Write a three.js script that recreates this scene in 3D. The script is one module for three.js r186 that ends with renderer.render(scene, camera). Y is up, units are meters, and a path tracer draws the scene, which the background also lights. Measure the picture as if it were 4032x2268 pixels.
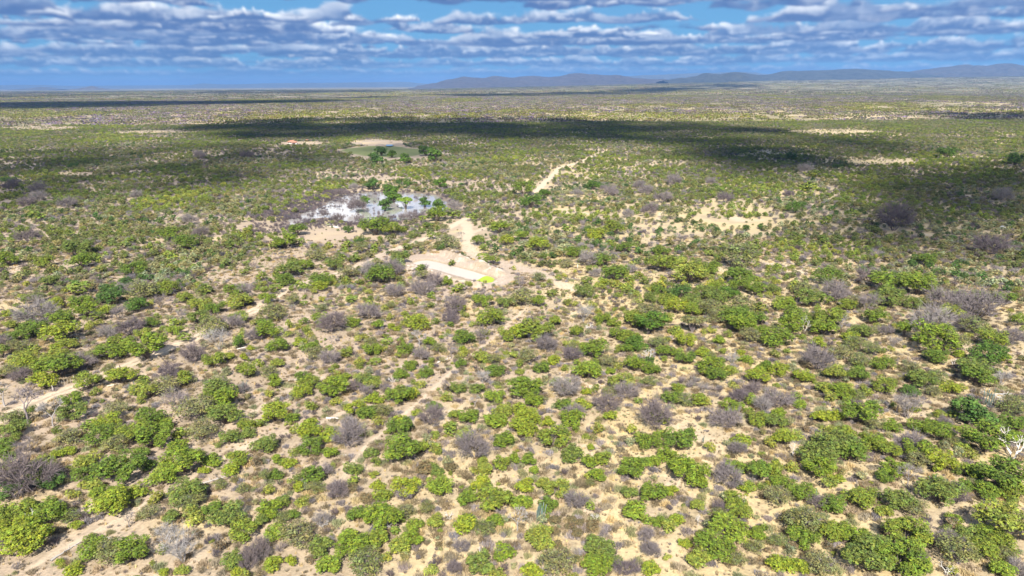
import * as THREE from 'three';
import { mergeGeometries } from 'three/addons/utils/BufferGeometryUtils.js';
import { MarchingCubes } from 'three/addons/objects/MarchingCubes.js';

// ---------------------------------------------------------------- camera, sun, exposure
const scene = new THREE.Scene();
const EYE = 90;                                   // metres above the plain
const FOCAL = 2795;                               // in pixels of the 4032 x 2268 photograph
const camera = new THREE.PerspectiveCamera(THREE.MathUtils.radToDeg(2 * Math.atan(1134 / FOCAL)), 16 / 9, 1, 120000);
camera.position.set(0, EYE, 0);
camera.rotation.order = 'YXZ';
camera.rotation.set(THREE.MathUtils.degToRad(-16.03), 0, THREE.MathUtils.degToRad(-0.36));
camera.updateMatrixWorld(true);

const renderer = new THREE.WebGLRenderer({ antialias: true });
renderer.toneMapping = THREE.LinearToneMapping;
renderer.toneMappingExposure = 1.82;
renderer.shadowMap.enabled = true;

const SUN = new THREE.Vector3(-0.04, 0.92, 1.0).normalize();   // high behind the camera
const sun = new THREE.DirectionalLight(new THREE.Color(1.0, 0.95, 0.86), 5.0);
sun.name = 'sun';
sun.position.copy(SUN).multiplyScalar(3000);
sun.castShadow = true;
sun.shadow.radius = 4;                            // thin veil round the clouds softens their edges
sun.shadow.mapSize.set(4096, 4096);
Object.assign(sun.shadow.camera, { left: -1500, right: 1500, top: 1500, bottom: -1500, near: 10, far: 9000 });
scene.add(sun, sun.target);

// ---------------------------------------------------------------- small tools
const clamp = (v, a = 0, b = 1) => (v < a ? a : v > b ? b : v);
const mix = (a, b, t) => a + (b - a) * t;
const sstep = (a, b, v) => { const t = clamp((v - a) / (b - a)); return t * t * (3 - 2 * t); };
function rng(seed) {
  let s = seed >>> 0;
  return () => { s = (s + 0x6d2b79f5) | 0; let t = Math.imul(s ^ (s >>> 15), 1 | s); t = (t + Math.imul(t ^ (t >>> 7), 61 | t)) ^ t; return ((t ^ (t >>> 14)) >>> 0) / 4294967296; };
}
const TABLE = new Float32Array(65536);
{ const r = rng(77); for (let i = 0; i < 65536; i++) TABLE[i] = r() * 2 - 1; }
function noise2(x, y) {
  const ix = Math.floor(x), iy = Math.floor(y);
  let fx = x - ix, fy = y - iy;
  fx = fx * fx * (3 - 2 * fx); fy = fy * fy * (3 - 2 * fy);
  const r0 = (iy & 255) << 8, r1 = ((iy + 1) & 255) << 8, c0 = ix & 255, c1 = (ix + 1) & 255;
  const a = TABLE[r0 | c0], b = TABLE[r0 | c1], c = TABLE[r1 | c0], d = TABLE[r1 | c1];
  const t = a + (b - a) * fx;
  return t + (c + (d - c) * fx - t) * fy;
}
const VOL = new Float32Array(32768);
{ const r = rng(991); for (let i = 0; i < 32768; i++) VOL[i] = r() * 2 - 1; }
function noise3(x, y, z) {
  const ix = Math.floor(x), iy = Math.floor(y), iz = Math.floor(z);
  let fx = x - ix, fy = y - iy, fz = z - iz;
  fx = fx * fx * (3 - 2 * fx); fy = fy * fy * (3 - 2 * fy); fz = fz * fz * (3 - 2 * fz);
  const x0 = ix & 31, x1 = (ix + 1) & 31, y0 = (iy & 31) << 5, y1 = ((iy + 1) & 31) << 5, z0 = (iz & 31) << 10, z1 = ((iz + 1) & 31) << 10;
  const a = mix(mix(VOL[x0 | y0 | z0], VOL[x1 | y0 | z0], fx), mix(VOL[x0 | y1 | z0], VOL[x1 | y1 | z0], fx), fy);
  const b = mix(mix(VOL[x0 | y0 | z1], VOL[x1 | y0 | z1], fx), mix(VOL[x0 | y1 | z1], VOL[x1 | y1 | z1], fx), fy);
  return a + (b - a) * fz;
}
function fbm(x, y, n) { let s = 0, a = 0.5; for (let i = 0; i < n; i++) { s += a * noise2(x, y); x = x * 2.03 + 17.3; y = y * 2.03 - 9.1; a *= 0.5; } return s; }

// the point of the plain that the photograph shows at a pixel, and back
const ray = new THREE.Vector3();
function groundAt(px, py, level = 0) {
  ray.set((px - 2016) / FOCAL, -(py - 1134) / FOCAL, -1).applyQuaternion(camera.quaternion);
  const t = (level - EYE) / Math.min(ray.y, -1e-4);
  return [ray.x * t, ray.z * t];
}
const inverse = camera.quaternion.clone().invert(), there = new THREE.Vector3();
function pixelOf(x, y, z) {
  there.set(x, y - EYE, z).applyQuaternion(inverse);
  if (there.z > -0.1) return [-9999, -9999];
  return [2016 - there.x / there.z * FOCAL, 1134 + there.y / there.z * FOCAL];
}
const numbers = new Map();
function numbered(name) {
  const n = numbers.get(name) ?? 0; numbers.set(name, n + 1);
  return n ? `${name}_${String(n).padStart(3, '0')}` : name;
}
function tag(o, label, category, group, kind) {
  if (label) o.userData.label = label;
  if (category) o.userData.category = category;
  if (group) o.userData.group = group;
  if (kind) o.userData.kind = kind;
  return o;
}
function shaded(o) { o.castShadow = true; o.receiveShadow = true; return o; }
function mesh(name, geometry, material, parent = scene) {
  const m = shaded(new THREE.Mesh(geometry, material));
  m.name = parent === scene ? numbered(name) : name;
  parent.add(m); return m;
}
function thing(name, label, category, x, y, z, turn = 0, group) {
  const g = new THREE.Group(); g.name = numbered(name); g.position.set(x, y, z); g.rotation.y = turn;
  scene.add(g); return tag(g, label, category, group);
}
const rgb = (r, g, b) => new THREE.Color().setRGB(r, g, b);
const matte = (color, extra = {}) => new THREE.MeshStandardMaterial({ color, roughness: 0.95, metalness: 0, side: THREE.DoubleSide, ...extra });

// ---------------------------------------------------------------- sky: clear air and a deck of broken cumulus in rows that shrink towards the horizon
function makeSky() {
  const W = 4096, H = 2048, data = new Float32Array(W * H * 4), DEG = Math.PI / 180, out = [0, 0, 0];
  const r = rng(4242), clouds = [];
  // the windows of clear air in the photograph: bearing right of the view axis, elevation, half width, half height (degrees)
  const gaps = [[-4.8, 3.4, 1.6, 0.6], [-3.2, 5.8, 3.2, 0.6], [18, 4.9, 3, 0.4], [-20, 6.0, 3, 0.4], [12.5, 5.2, 1.5, 0.4]];
  let e = 0.28, row = 0;
  while (e < 80) {
    const wide = 2.5 * e + 3.6, span = wide / Math.cos(e * DEG);
    for (let az = -180 + r() * span; az < 180; az += span * (0.08 + 0.15 * r())) {
      const size = 0.45 + 0.9 * r() * r() + 0.25 * r(), w = wide * size * 0.62, el = e * (0.9 + 0.22 * r());
      const h = Math.min(w * 0.7, (0.3 * el + 0.32 + 0.6 * sstep(0.2, 2.2, el)) * (0.6 + 0.75 * r()));
      if (gaps.some(([ga, ge, gw, gh]) => Math.abs(az - ga) < gw * 0.6 + w * 0.5 && ge > el - gh * 0.3 && ge < el + h * 0.8)) continue;
      clouds.push({ az, el, w: w / Math.cos(el * DEG), h, seed: r() * 200, tone: r(), lean: (r() - 0.5) * 0.5, far: e });
    }
    e *= 1.22 + 0.06 * r(); e += 0.4; row++;
  }
  clouds.sort((a, b) => a.el - b.el);                       // low ones are far away: drawn first
  const billow = (x, y) => { let s = 0, a = 0.55; for (let i = 0; i < 4; i++) { s += a * (1 - Math.abs(noise2(x, y)) * 1.9); x = x * 2.07 + 5.1; y = y * 2.07 + 3.3; a *= 0.52; } return s; };
  const bins = Array.from({ length: 360 }, () => []);
  for (const c of clouds) { const reach = c.w * 1.25 + 1; for (let k = Math.floor(c.az - reach); k <= c.az + reach; k++) bins[((k % 360) + 540) % 360].push(c); }
  for (const b of bins) { const once = [...new Set(b)].sort((p, q) => p.el - q.el); b.length = 0; b.push(...once); }
  function look(az, el) {
    const up = Math.sin(Math.max(0, el) * DEG), k = Math.exp(-up * 7), k2 = Math.exp(-up * 40);
    let R = mix(0.07, 0.15, k), G = mix(0.21, 0.385, k), B = mix(0.48, 0.60, k);
    R = mix(R, 0.10, k2); G = mix(G, 0.265, k2); B = mix(B, 0.53, k2);
    for (const c of bins[((Math.floor(az) % 360) + 540) % 360]) {
      let da = az - c.az; if (da > 180) da -= 360; if (da < -180) da += 360;
      const v = (el - c.el) / c.h;
      if (v < -0.3 || v > 1.5) continue;
      const u = da / c.w - c.lean * v * 0.3;
      if (u < -1.3 || u > 1.3) continue;
      const asp = c.w / c.h * 0.62, X = u * asp * 0.95 + c.seed, Y = v * 0.95 + c.seed * 1.7;
      const b = billow(X, Y);
      const crest = Math.sqrt(Math.max(0, 1 - u * u)) * (0.62 + 0.38 * noise2(u * 2.1 + c.seed, c.seed));
      const foot = (v + 0.02 + 0.10 * noise2(u * 3 + c.seed * 2, 9.5)) * 5;
      const f = Math.min(crest - v + (b - 0.62) * 0.5, foot + (b - 0.6) * 0.7, (1.05 - Math.abs(u)) * 2 + (b - 0.6));
      if (f <= 0) continue;
      const alpha = sstep(0, 0.24, f) * (0.93 + 0.07 * c.tone);
      const b2 = billow(X + 0.05, Y + 0.22), relief = clamp((b - b2) * 1.5 + 0.5), rim = 1 - sstep(0, 0.5, crest - v + (b - 0.62) * 0.5);
      const hgt = clamp(v / Math.max(0.25, crest)), bright = 0.62 + 0.6 * c.tone;
      const lit = clamp(hgt * 0.55 * relief + rim * 0.42 * hgt + (relief - 0.5) * 0.5 * hgt + (b - 0.66) * 0.5) * bright * 1.4;
      const mid = sstep(0, 0.38, v + (relief - 0.5) * 0.35);
      let cr = mix(0.070, 0.195, mid) + 0.50 * lit, cg = mix(0.138, 0.275, mid) + 0.46 * lit, cb = mix(0.325, 0.455, mid) + 0.35 * lit;
      const fade = 1 - Math.exp(-c.far / 1.5);
      cr = mix(0.11, cr, fade); cg = mix(0.28, cg, fade); cb = mix(0.53, cb, fade);
      R = mix(R, cr, alpha); G = mix(G, cg, alpha); B = mix(B, cb, alpha);
    }
    out[0] = R * 0.82; out[1] = G * 0.81; out[2] = B * 0.79;
  }
  // bearing 0 is straight ahead (-z), growing to the right
  const azOf = (col) => { let a = (col / W) * 360 - 90; if (a > 180) a -= 360; return a; }, elOf = (row) => (row / H - 0.5) * 180;
  for (let row = 0; row < H / 2; row++) for (let col = 0; col < W; col++) data.set([0.10, 0.13, 0.14, 1], (row * W + col) * 4);   // the tone of the far plain
  const STEP = 4, cw = W / STEP, ch = H / 2 / STEP + 1, coarse = new Float32Array(cw * ch * 3);
  for (let j = 0; j < ch; j++) for (let i = 0; i < cw; i++) { look(azOf(i * STEP + 0.5), elOf(H / 2 + j * STEP + 0.5)); coarse.set(out, (j * cw + i) * 3); }
  for (let row = H / 2; row < H; row++) for (let col = 0; col < W; col++) {
    const v = (row - H / 2) / STEP, u = col / STEP, j = Math.floor(v), i = Math.floor(u), fv = v - j, fu = u - i, i1 = (i + 1) % cw, j1 = Math.min(j + 1, ch - 1), at = (row * W + col) * 4;
    for (let c = 0; c < 3; c++) data[at + c] = mix(mix(coarse[(j * cw + i) * 3 + c], coarse[(j * cw + i1) * 3 + c], fu), mix(coarse[(j1 * cw + i) * 3 + c], coarse[(j1 * cw + i1) * 3 + c], fu), fv);
    data[at + 3] = 1;
  }
  for (let row = H / 2; row < H / 2 + 120; row++) for (let col = W / 4 - 560; col < W / 4 + 560; col++) {
    let r = 0, g = 0, b = 0;
    for (const [p, q] of [[0.25, 0.25], [0.75, 0.25], [0.25, 0.75], [0.75, 0.75]]) { look(azOf(col + p), elOf(row + q)); r += out[0]; g += out[1]; b += out[2]; }
    data.set([r / 4, g / 4, b / 4, 1], (row * W + col) * 4);
  }
  const t = new THREE.DataTexture(data, W, H, THREE.RGBAFormat, THREE.FloatType);
  t.mapping = THREE.EquirectangularReflectionMapping; t.magFilter = THREE.LinearFilter; t.needsUpdate = true;
  return t;
}
const skyMap = makeSky();
scene.background = skyMap;
scene.environment = skyMap;

// ---------------------------------------------------------------- lie of the land
const inTile = (tx, ty) => (p) => groundAt(tx + p[0] * 3.913, ty + p[1] * 3.913);   // tenths of an enlarged quarter-width tile of the photograph
const midTile = inTile(1008, 567);
const lakeShore = [[93, 50], [112, 48.4], [131, 48], [150, 48.6], [176, 50], [187, 53], [195, 60], [193, 68], [180, 69], [168, 70], [154, 75], [137, 78.5], [121, 80.5], [100, 79.5], [84, 75.5], [66, 75], [50, 78.5], [38, 82], [28, 83.5], [33, 74], [46, 69.5], [60, 65], [70, 59], [80, 55], [88, 52]].map(midTile);
const pondEdge = [[156, 118.6], [164, 116.2], [172, 115.5], [181, 117], [199, 121.5], [220, 127], [238, 132.6], [241, 134.6], [238, 138], [230, 139], [218, 135.5], [200, 131], [181, 125.4], [170, 123], [161, 120]].map(midTile);
const algaeEdge = [[216, 135.9], [224, 135], [229, 132.2], [234, 131.6], [241.5, 134.4], [239, 138.6], [230, 139.6]].map(midTile);
const lakeLevel = -0.25, pondLevel = -0.8;
const source = (list) => list.map(([x, y]) => groundAt(x, y));
const tracks = [
  { w: 2.8, sand: 1, line: source([[-120, 1720], [0, 1654], [51, 1631], [219, 1557], [305, 1525], [400, 1482], [485, 1447], [665, 1377], [790, 1320], [1000, 1221], [1141, 1130], [1282, 1087], [1333, 1072], [1454, 1029], [1520, 993], [1673, 939], [1760, 905], [1834, 864]]) },
  { w: 3.6, sand: 0.85, line: source([[1834, 864], [1838, 900], [1842, 940], [1850, 980], [1866, 1012], [1990, 1042], [2120, 1076], [2230, 1130], [2300, 1150]]) },
  { w: 3.3, sand: 0.95, line: source([[2050, 800], [2106, 763], [2135, 730], [2165, 700], [2204, 661], [2270, 645], [2349, 610], [2400, 590]]) },
  { w: 1.0, sand: 0.5, line: source([[700, 1790], [880, 1700], [1008, 1623], [1141, 1541], [1290, 1480]]) },
  { w: 0.7, sand: 0.55, line: source([[120, 2230], [290, 2135], [430, 2065], [548, 1998], [665, 1932], [900, 1799], [1008, 1744], [1235, 1682], [1360, 1630], [1470, 1599]]) },
  { w: 0.7, sand: 0.55, line: source([[1340, 1900], [1438, 1767], [1517, 1705], [1650, 1592], [1783, 1463], [1885, 1377], [1960, 1320], [2060, 1220], [2150, 1160]]) },
  { w: 3.0, sand: 0.0, grassy: true, line: source([[2700, 2330], [2640, 2268], [2505, 2202], [2431, 2085], [2407, 1975], [2450, 1860], [2458, 1818], [2388, 1740], [2440, 1701], [2560, 1560], [2640, 1480], [2760, 1430]]) },
  { w: 1.6, sand: 0.8, line: source([[2588, 870], [2604, 840], [2640, 818], [2690, 806]]) },
  { w: 2.0, sand: 0.6, line: source([[1700, 940], [1760, 950], [1830, 930], [1900, 905], [1960, 890]]) },
];
const ridges = [
  { h: 4.4, w: 7.0, line: [[180, 110], [190, 110], [198, 113], [208, 118], [220, 121], [234, 126], [243, 130]].map(midTile) },
  { h: 2.0, w: 4.5, line: [[154, 124], [164, 128], [178, 131], [196, 136], [214, 141], [226, 143]].map(midTile) },
  { h: 1.5, w: 6.0, line: [[104, 46.6], [130, 45.6], [150, 46.4], [172, 48], [190, 49.5]].map(midTile) },
];
function boxOf(line, pad) { const xs = line.map((p) => p[0]), zs = line.map((p) => p[1]); return [Math.min(...xs) - pad, Math.max(...xs) + pad, Math.min(...zs) - pad, Math.max(...zs) + pad]; }
function toLine(line, x, z) {
  let best = 1e9;
  for (let i = 1; i < line.length; i++) {
    const [ax, az] = line[i - 1], [bx, bz] = line[i], dx = bx - ax, dz = bz - az, t = clamp(((x - ax) * dx + (z - az) * dz) / (dx * dx + dz * dz || 1));
    const ex = x - ax - dx * t, ez = z - az - dz * t, d = ex * ex + ez * ez;
    if (d < best) best = d;
  }
  return Math.sqrt(best);
}
function toEdge(poly, x, z) {                        // negative inside
  let inside = false;
  for (let i = 0, j = poly.length - 1; i < poly.length; j = i++) {
    const [ax, az] = poly[i], [bx, bz] = poly[j];
    if (az > z !== bz > z && x < ((bx - ax) * (z - az)) / (bz - az) + ax) inside = !inside;
  }
  const d = toLine([...poly, poly[0]], x, z);
  return inside ? -d : d;
}
const boxes = { lake: boxOf(lakeShore, 45), pond: boxOf(pondEdge, 45) };
const within = (b, x, z) => x > b[0] && x < b[1] && z > b[2] && z < b[3];
for (const r of ridges) r.box = boxOf(r.line, r.w * 2.4);
for (const t of tracks) t.box = boxOf(t.line, t.w * 2 + 3);
const lakeAt = (x, z) => (within(boxes.lake, x, z) ? toEdge(lakeShore, x, z) : 45), pondAt = (x, z) => (within(boxes.pond, x, z) ? toEdge(pondEdge, x, z) : 45);
function height(x, z) {
  const far = Math.hypot(x, z);
  const dl = lakeAt(x, z), dp = pondAt(x, z), calm = Math.min(sstep(0, 40, dl), sstep(0, 40, dp));
  let h = (noise2(x / 95 + 3, z / 95) * 0.8 + noise2(x / 31, z / 31 + 8) * 0.3) * calm;
  if (far > 1500) h += noise2(x / 2600 + 9, z / 2600) * 9 * sstep(1500, 6000, far);
  if (z < -5000) h += 190 * sstep(5500, 17000, -z) * sstep(-3500, 11000, x);
  if (dl < 40) h += -0.62 * (1 - sstep(-9, 5, dl)) + noise2(x / 5.5, z / 5.5) * 0.22 * (1 - sstep(2, 9, dl)) + noise2(x / 15 + 4, z / 22) * 0.2 * (1 - sstep(-2, 6, dl));
  if (dp < 40) h += -1.5 * (1 - sstep(-2.2, 1.6, dp)) + noise2(x / 3, z / 3) * 0.1 * (1 - sstep(0, 8, dp));
  for (const r of ridges) if (within(r.box, x, z)) {
    const d = toLine(r.line, x, z) + noise2(x / 6, z / 6) * 1.4, k = 1 - sstep(0, r.w, d);
    if (k > 0) h += r.h * k * (0.75 + 0.5 * noise2(x / 9 + 5, z / 9)) * sstep(0, 3, dp) * sstep(-3, 1, dl) + noise2(x / 3.4, z / 3.4) * 0.5 * k;
  }
  return h;
}
// how sandy and how clear of plants a place is, from the tracks
function trackAt(x, z) {
  let sand = 0, clear = 0, crown = 0, grass = 0;
  for (const t of tracks) if (within(t.box, x, z)) {
    const d = toLine(t.line, x, z) + noise2(x / 4, z / 4) * t.w * 0.3;
    const k = 1 - sstep(t.w * 0.6, t.w * 1.25 + 0.3, d);
    if (k > 0) { clear = Math.max(clear, t.grassy ? k * 0.09 : k); if (t.grassy) grass = Math.max(grass, k); sand = Math.max(sand, k * t.sand); if (t.w > 2 && t.w < 3) crown = Math.max(crown, 1 - sstep(0.15, 0.5, Math.abs(d - 0.1) + noise2(x / 2.2, z / 2.2) * 0.3)); }
  }
  return [sand, clear, crown, grass];
}

// ---------------------------------------------------------------- what grows where: places named by where the photograph shows them
const fields = [   // x, y, half width, half height in the photograph; plant density there
  [1800, 1040, 190, 42, 0.05], [1960, 1120, 330, 60, 0.05], [2210, 1110, 150, 40, 0.05], [1840, 950, 90, 60, 0.12],
  [2760, 940, 330, 70, 0.72], [2620, 1010, 200, 60, 0.62], [2900, 880, 120, 20, 0.2], [1180, 1040, 190, 60, 0.25], [900, 1100, 130, 40, 0.25],
  [1280, 930, 110, 40, 0.3], [1640, 720, 260, 28, 0.5], [1500, 705, 130, 14, 0.4], [2250, 690, 110, 50, 0.55], [2080, 740, 120, 14, 0.25],
  [250, 1040, 60, 16, 0.2], [1560, 607, 190, 26, 0.0], [1500, 566, 110, 16, 0.0], [1190, 566, 110, 7, 0.05], [1470, 860, 240, 16, 0.3],
  [3450, 640, 160, 12, 0.3], [3300, 520, 200, 9, 0.3], [3800, 412, 220, 10, 0.2], [3480, 425, 60, 5, 0.2], [160, 505, 180, 10, 0.3], [620, 520, 200, 8, 0.3], [300, 690, 80, 10, 0.3],
];
const thickets = [[420, 960, 620, 210], [3700, 900, 620, 260], [2500, 1000, 300, 60], [2150, 960, 220, 90], [900, 760, 500, 130], [2900, 1180, 700, 90], [300, 1250, 420, 130], [2700, 720, 500, 60]];   // where shrubs close ranks
function thick(x, z) {
  const [px, py] = pixelOf(x, 0, z); let k = 0;
  for (const [fx, fy, rx, ry] of thickets) k = Math.max(k, 1 - sstep(0.55, 1.1, Math.hypot((px - fx) / rx, (py - fy) / ry)));
  return k;
}
function wooded(x, z) {
  const [px, py] = pixelOf(x, 0, z);
  let k = 1;
  for (const [fx, fy, rx, ry, v] of fields) {
    const d = Math.hypot((px - fx) / rx, (py - fy) / ry);
    if (d < 1.35) k = Math.min(k, mix(v, 1, sstep(0.7, 1.35, d + noise2(x / 17, z / 17) * 0.25)));
  }
  return k;
}
const cleared = (x, z) => wooded(x, z) * (1 - trackAt(x, z)[1]);

const PAL = { soil: [0.43, 0.33, 0.235], straw: [0.51, 0.40, 0.235], sand: [0.60, 0.475, 0.34], pale: [0.64, 0.55, 0.46], brown: [0.20, 0.14, 0.085], litter: [0.33, 0.26, 0.175], mud: [0.17, 0.13, 0.105], pink: [0.43, 0.335, 0.26], green: [0.17, 0.2, 0.055], scrub: [0.125, 0.125, 0.055], gold: [0.55, 0.425, 0.22], lime: [0.30, 0.30, 0.09] };
const tint = [0, 0, 0];
const towards = (c, k) => { tint[0] += (c[0] - tint[0]) * k; tint[1] += (c[1] - tint[1]) * k; tint[2] += (c[2] - tint[2]) * k; };
const meadow = source([[1330, 596], [1400, 580], [1480, 573], [1560, 575], [1650, 588], [1690, 598], [1650, 612], [1560, 620], [1480, 618], [1390, 606]]);
const meadowBox = boxOf(meadow, 40);
function groundTint(x, z, fine) {
  const far = Math.hypot(x, z);
  const n1 = noise2(x / 60 + 2, z / 60), n2 = noise2(x / 17, z / 17 + 4), n3 = noise2(x / 4.6, z / 4.6);
  tint[0] = PAL.soil[0]; tint[1] = PAL.soil[1]; tint[2] = PAL.soil[2];
  towards(PAL.straw, sstep(-0.35, 0.45, (x + 15) / 130 + n1 * 0.55 + n2 * 0.3 + (far < 190 ? 0.15 : 0)));
  towards(PAL.gold, 0.75 * sstep(0.05, 0.5, n2 * 0.6 + n1 * 0.35 + (x > 10 ? 0.16 : -0.12)));
  towards(PAL.litter, 0.55 * sstep(0.0, 0.5, n3 * 0.5 - n2 * 0.45 + 0.1));
  towards(PAL.sand, 0.7 * sstep(0.3, 0.8, fbm(x / 23 + 40, z / 23, 5) * 1.25 + n3 * 0.12));
  if (far < 1700) {
    const [sand, , crown, grass] = trackAt(x, z); if (grass > 0) towards(PAL.gold, grass * 0.8);
    if (sand > 0) { towards(PAL.sand, sand * 0.9); if (fine && crown > 0) towards(PAL.litter, crown * 0.75); }
    const dl = lakeAt(x, z), dp = pondAt(x, z);
    if (dl < 30) { towards(PAL.lime, 0.45 * (1 - sstep(8, 30, dl)) * sstep(-0.1, 0.4, n2)); towards(PAL.mud, 0.9 * (1 - sstep(1, 9, dl + n3 * 3))); }
    if (dp < 40) { towards(PAL.pink, 0.85 * (1 - sstep(16, 38, dp + n2 * 6))); towards(PAL.pale, 0.5 * sstep(0.1, 0.5, n3 * 0.5 + n2 * 0.5) * (1 - sstep(8, 22, dp))); towards(PAL.litter, 0.8 * (1 - sstep(0.2, 1.3, Math.abs(dp)))); }
    for (const r of ridges) if (within(r.box, x, z)) { const k = 1 - sstep(0, r.w, toLine(r.line, x, z)); if (k > 0) { towards(PAL.litter, 0.75 * Math.min(1, k * 2) * sstep(-0.5, 0.4, n3 + n2 * 0.5)); towards(PAL.pale, 0.6 * k * sstep(0.25, 0.6, noise2(x / 2.3 + 9, z / 2.3))); } }
    if (within(meadowBox, x, z)) { const d = toEdge(meadow, x, z); towards(PAL.green, (1 - sstep(-8, 8, d + n2 * 8)) * 0.92); }
  } else {
    const veg = 0.8 * sstep(-0.6, 0.15, noise2(x / 210, z / 330) * 0.6 + noise2(x / 70, z / 120) * 0.5);
    towards(PAL.scrub, 0.6 * veg + 0.34 * sstep(2000, 6000, far));
  }
  let g = 1 + n3 * 0.05;
  if (fine) {
    const n4 = noise2(x / 1.1, z / 1.1), n5 = noise2(x / 0.37, z / 0.37), streak = noise2(x / 0.5 + z / 1.7, z / 2.4 - x / 3);
    towards(PAL.brown, 0.6 * sstep(0.3, 0.75, n4 * 0.6 + n5 * 0.4 + n3 * 0.25 + n2 * 0.12));
    g += n5 * 0.14 + n4 * 0.1 + streak * 0.1;
  }
  tint[0] *= g; tint[1] *= g; tint[2] *= g;
}
const TO_BYTE = new Uint8Array(4097);
for (let i = 0; i <= 4096; i++) { const v = i / 4096; TO_BYTE[i] = Math.round(255 * (v <= 0.0031308 ? v * 12.92 : 1.055 * Math.pow(v, 1 / 2.4) - 0.055)); }
const byte = (v) => TO_BYTE[Math.round(clamp(v) * 4096)];
function groundMap(x0, x1, z0, z1, n, fine) {
  const data = new Uint8Array(n * n * 4);
  for (let j = 0; j < n; j++) for (let i = 0; i < n; i++) {
    groundTint(x0 + ((i + 0.5) / n) * (x1 - x0), z0 + ((j + 0.5) / n) * (z1 - z0), fine);
    const o = (j * n + i) * 4; data[o] = byte(tint[0]); data[o + 1] = byte(tint[1]); data[o + 2] = byte(tint[2]); data[o + 3] = 255;
  }
  const t = new THREE.DataTexture(data, n, n); t.colorSpace = THREE.SRGBColorSpace; t.magFilter = THREE.LinearFilter; t.needsUpdate = true;
  t.repeat.set(1 / (x1 - x0), 1 / (z1 - z0)); t.offset.set(-x0 / (x1 - x0), -z0 / (z1 - z0));
  return t;
}
const rough = (() => {                               // fine relief of clods, tufts and hoof marks, one tile is 9 m
  const n = 512, data = new Uint8Array(n * n * 4);
  const wrap = (x, y, f) => { const u = x * f, v = y * f, a = noise2(u, v), b = noise2(u - f, v), c = noise2(u, v - f), d = noise2(u - f, v - f); return mix(mix(a, b, x), mix(c, d, x), y); };
  for (let j = 0; j < n; j++) for (let i = 0; i < n; i++) {
    const x = i / n, y = j / n, v = 0.5 + 0.26 * wrap(x, y, 14) + 0.2 * wrap(x, y, 37) + 0.14 * wrap(x, y, 90);
    data.fill(Math.round(clamp(v) * 255), (j * n + i) * 4, (j * n + i) * 4 + 3); data[(j * n + i) * 4 + 3] = 255;
  }
  const t = new THREE.DataTexture(data, n, n); t.magFilter = THREE.LinearFilter; t.wrapS = t.wrapT = THREE.RepeatWrapping; t.needsUpdate = true;
  return (size) => { const c = t.clone(); c.repeat.set(1 / size, 1 / size); return c; };
})();
const zones = [[-190, 190, -420, -70, 2048, true], [-900, 900, -1560, 60, 2048, false], [-4600, 4600, -6500, 1500, 2048, false], [-70000, 70000, -70000, 20000, 1024, false]];
function lines(stops) {                              // [from, step], ... , [end]
  const out = [];
  for (let k = 0; k < stops.length - 1; k++) { const [a, s] = stops[k], b = stops[k + 1][0], n = Math.max(1, Math.round((b - a) / s)); for (let i = 0; i < n; i++) out.push(a + ((b - a) * i) / n); }
  out.push(stops.at(-1)[0]); return out;
}
const gridX = lines([[-70000, 9000], [-20000, 2500], [-4600, 300], [-900, 25], [-420, 7], [-190, 1.5], [40, 4], [190, 10], [420, 24], [900, 300], [4600, 2500], [20000, 9000], [70000]]);
const gridZ = lines([[-70000, 9000], [-20000, 2200], [-6500, 300], [-1560, 24], [-660, 1.6], [-290, 4], [-70, 20], [60, 120], [1500, 2000], [20000]]);
{
  const nx = gridX.length, nz = gridZ.length, pos = new Float32Array(nx * nz * 3), uv = new Float32Array(nx * nz * 2), faces = zones.map(() => []);
  for (let j = 0; j < nz; j++) for (let i = 0; i < nx; i++) {
    const o = j * nx + i, x = gridX[i], z = gridZ[j];
    pos[o * 3] = x; pos[o * 3 + 1] = height(x, z); pos[o * 3 + 2] = z; uv[o * 2] = x; uv[o * 2 + 1] = z;
  }
  for (let j = 0; j < nz - 1; j++) for (let i = 0; i < nx - 1; i++) {
    const x = (gridX[i] + gridX[i + 1]) / 2, z = (gridZ[j] + gridZ[j + 1]) / 2, k = zones.findIndex((b) => within(b, x, z)), a = j * nx + i;
    faces[k].push(a, a + nx, a + 1, a + 1, a + nx, a + nx + 1);
  }
  const g = new THREE.BufferGeometry(), index = faces.flat();
  g.setAttribute('position', new THREE.BufferAttribute(pos, 3)); g.setAttribute('uv', new THREE.BufferAttribute(uv, 2)); g.setIndex(index);
  let at = 0; faces.forEach((f, k) => { g.addGroup(at, f.length, k); at += f.length; });
  g.computeVertexNormals();
  const materials = zones.map(([x0, x1, z0, z1, n, fine], k) => new THREE.MeshStandardMaterial({ map: groundMap(x0, x1, z0, z1, n, fine), roughness: 1, ...(k < 2 ? { bumpMap: rough(9), bumpScale: 0.16 } : {}) }));
  tag(mesh('ground', g, materials), 'dry sandy plain with straw grass and bare soil', 'ground', null, 'structure');
}
// height of the sheet itself, so that everything rests on its faces
function seek(list, v) { let a = 0, b = list.length - 1; while (b - a > 1) { const m = (a + b) >> 1; if (list[m] <= v) a = m; else b = m; } return a; }
function groundY(x, z) {
  const i = seek(gridX, x), j = seek(gridZ, z), u = (x - gridX[i]) / (gridX[i + 1] - gridX[i]), v = (z - gridZ[j]) / (gridZ[j + 1] - gridZ[j]);
  const a = height(gridX[i], gridZ[j]), b = height(gridX[i + 1], gridZ[j]), c = height(gridX[i], gridZ[j + 1]), d = height(gridX[i + 1], gridZ[j + 1]);
  return u + v < 1 ? a + (b - a) * u + (c - a) * v : d + (c - d) * (1 - u) + (b - d) * (1 - v);
}

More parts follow.
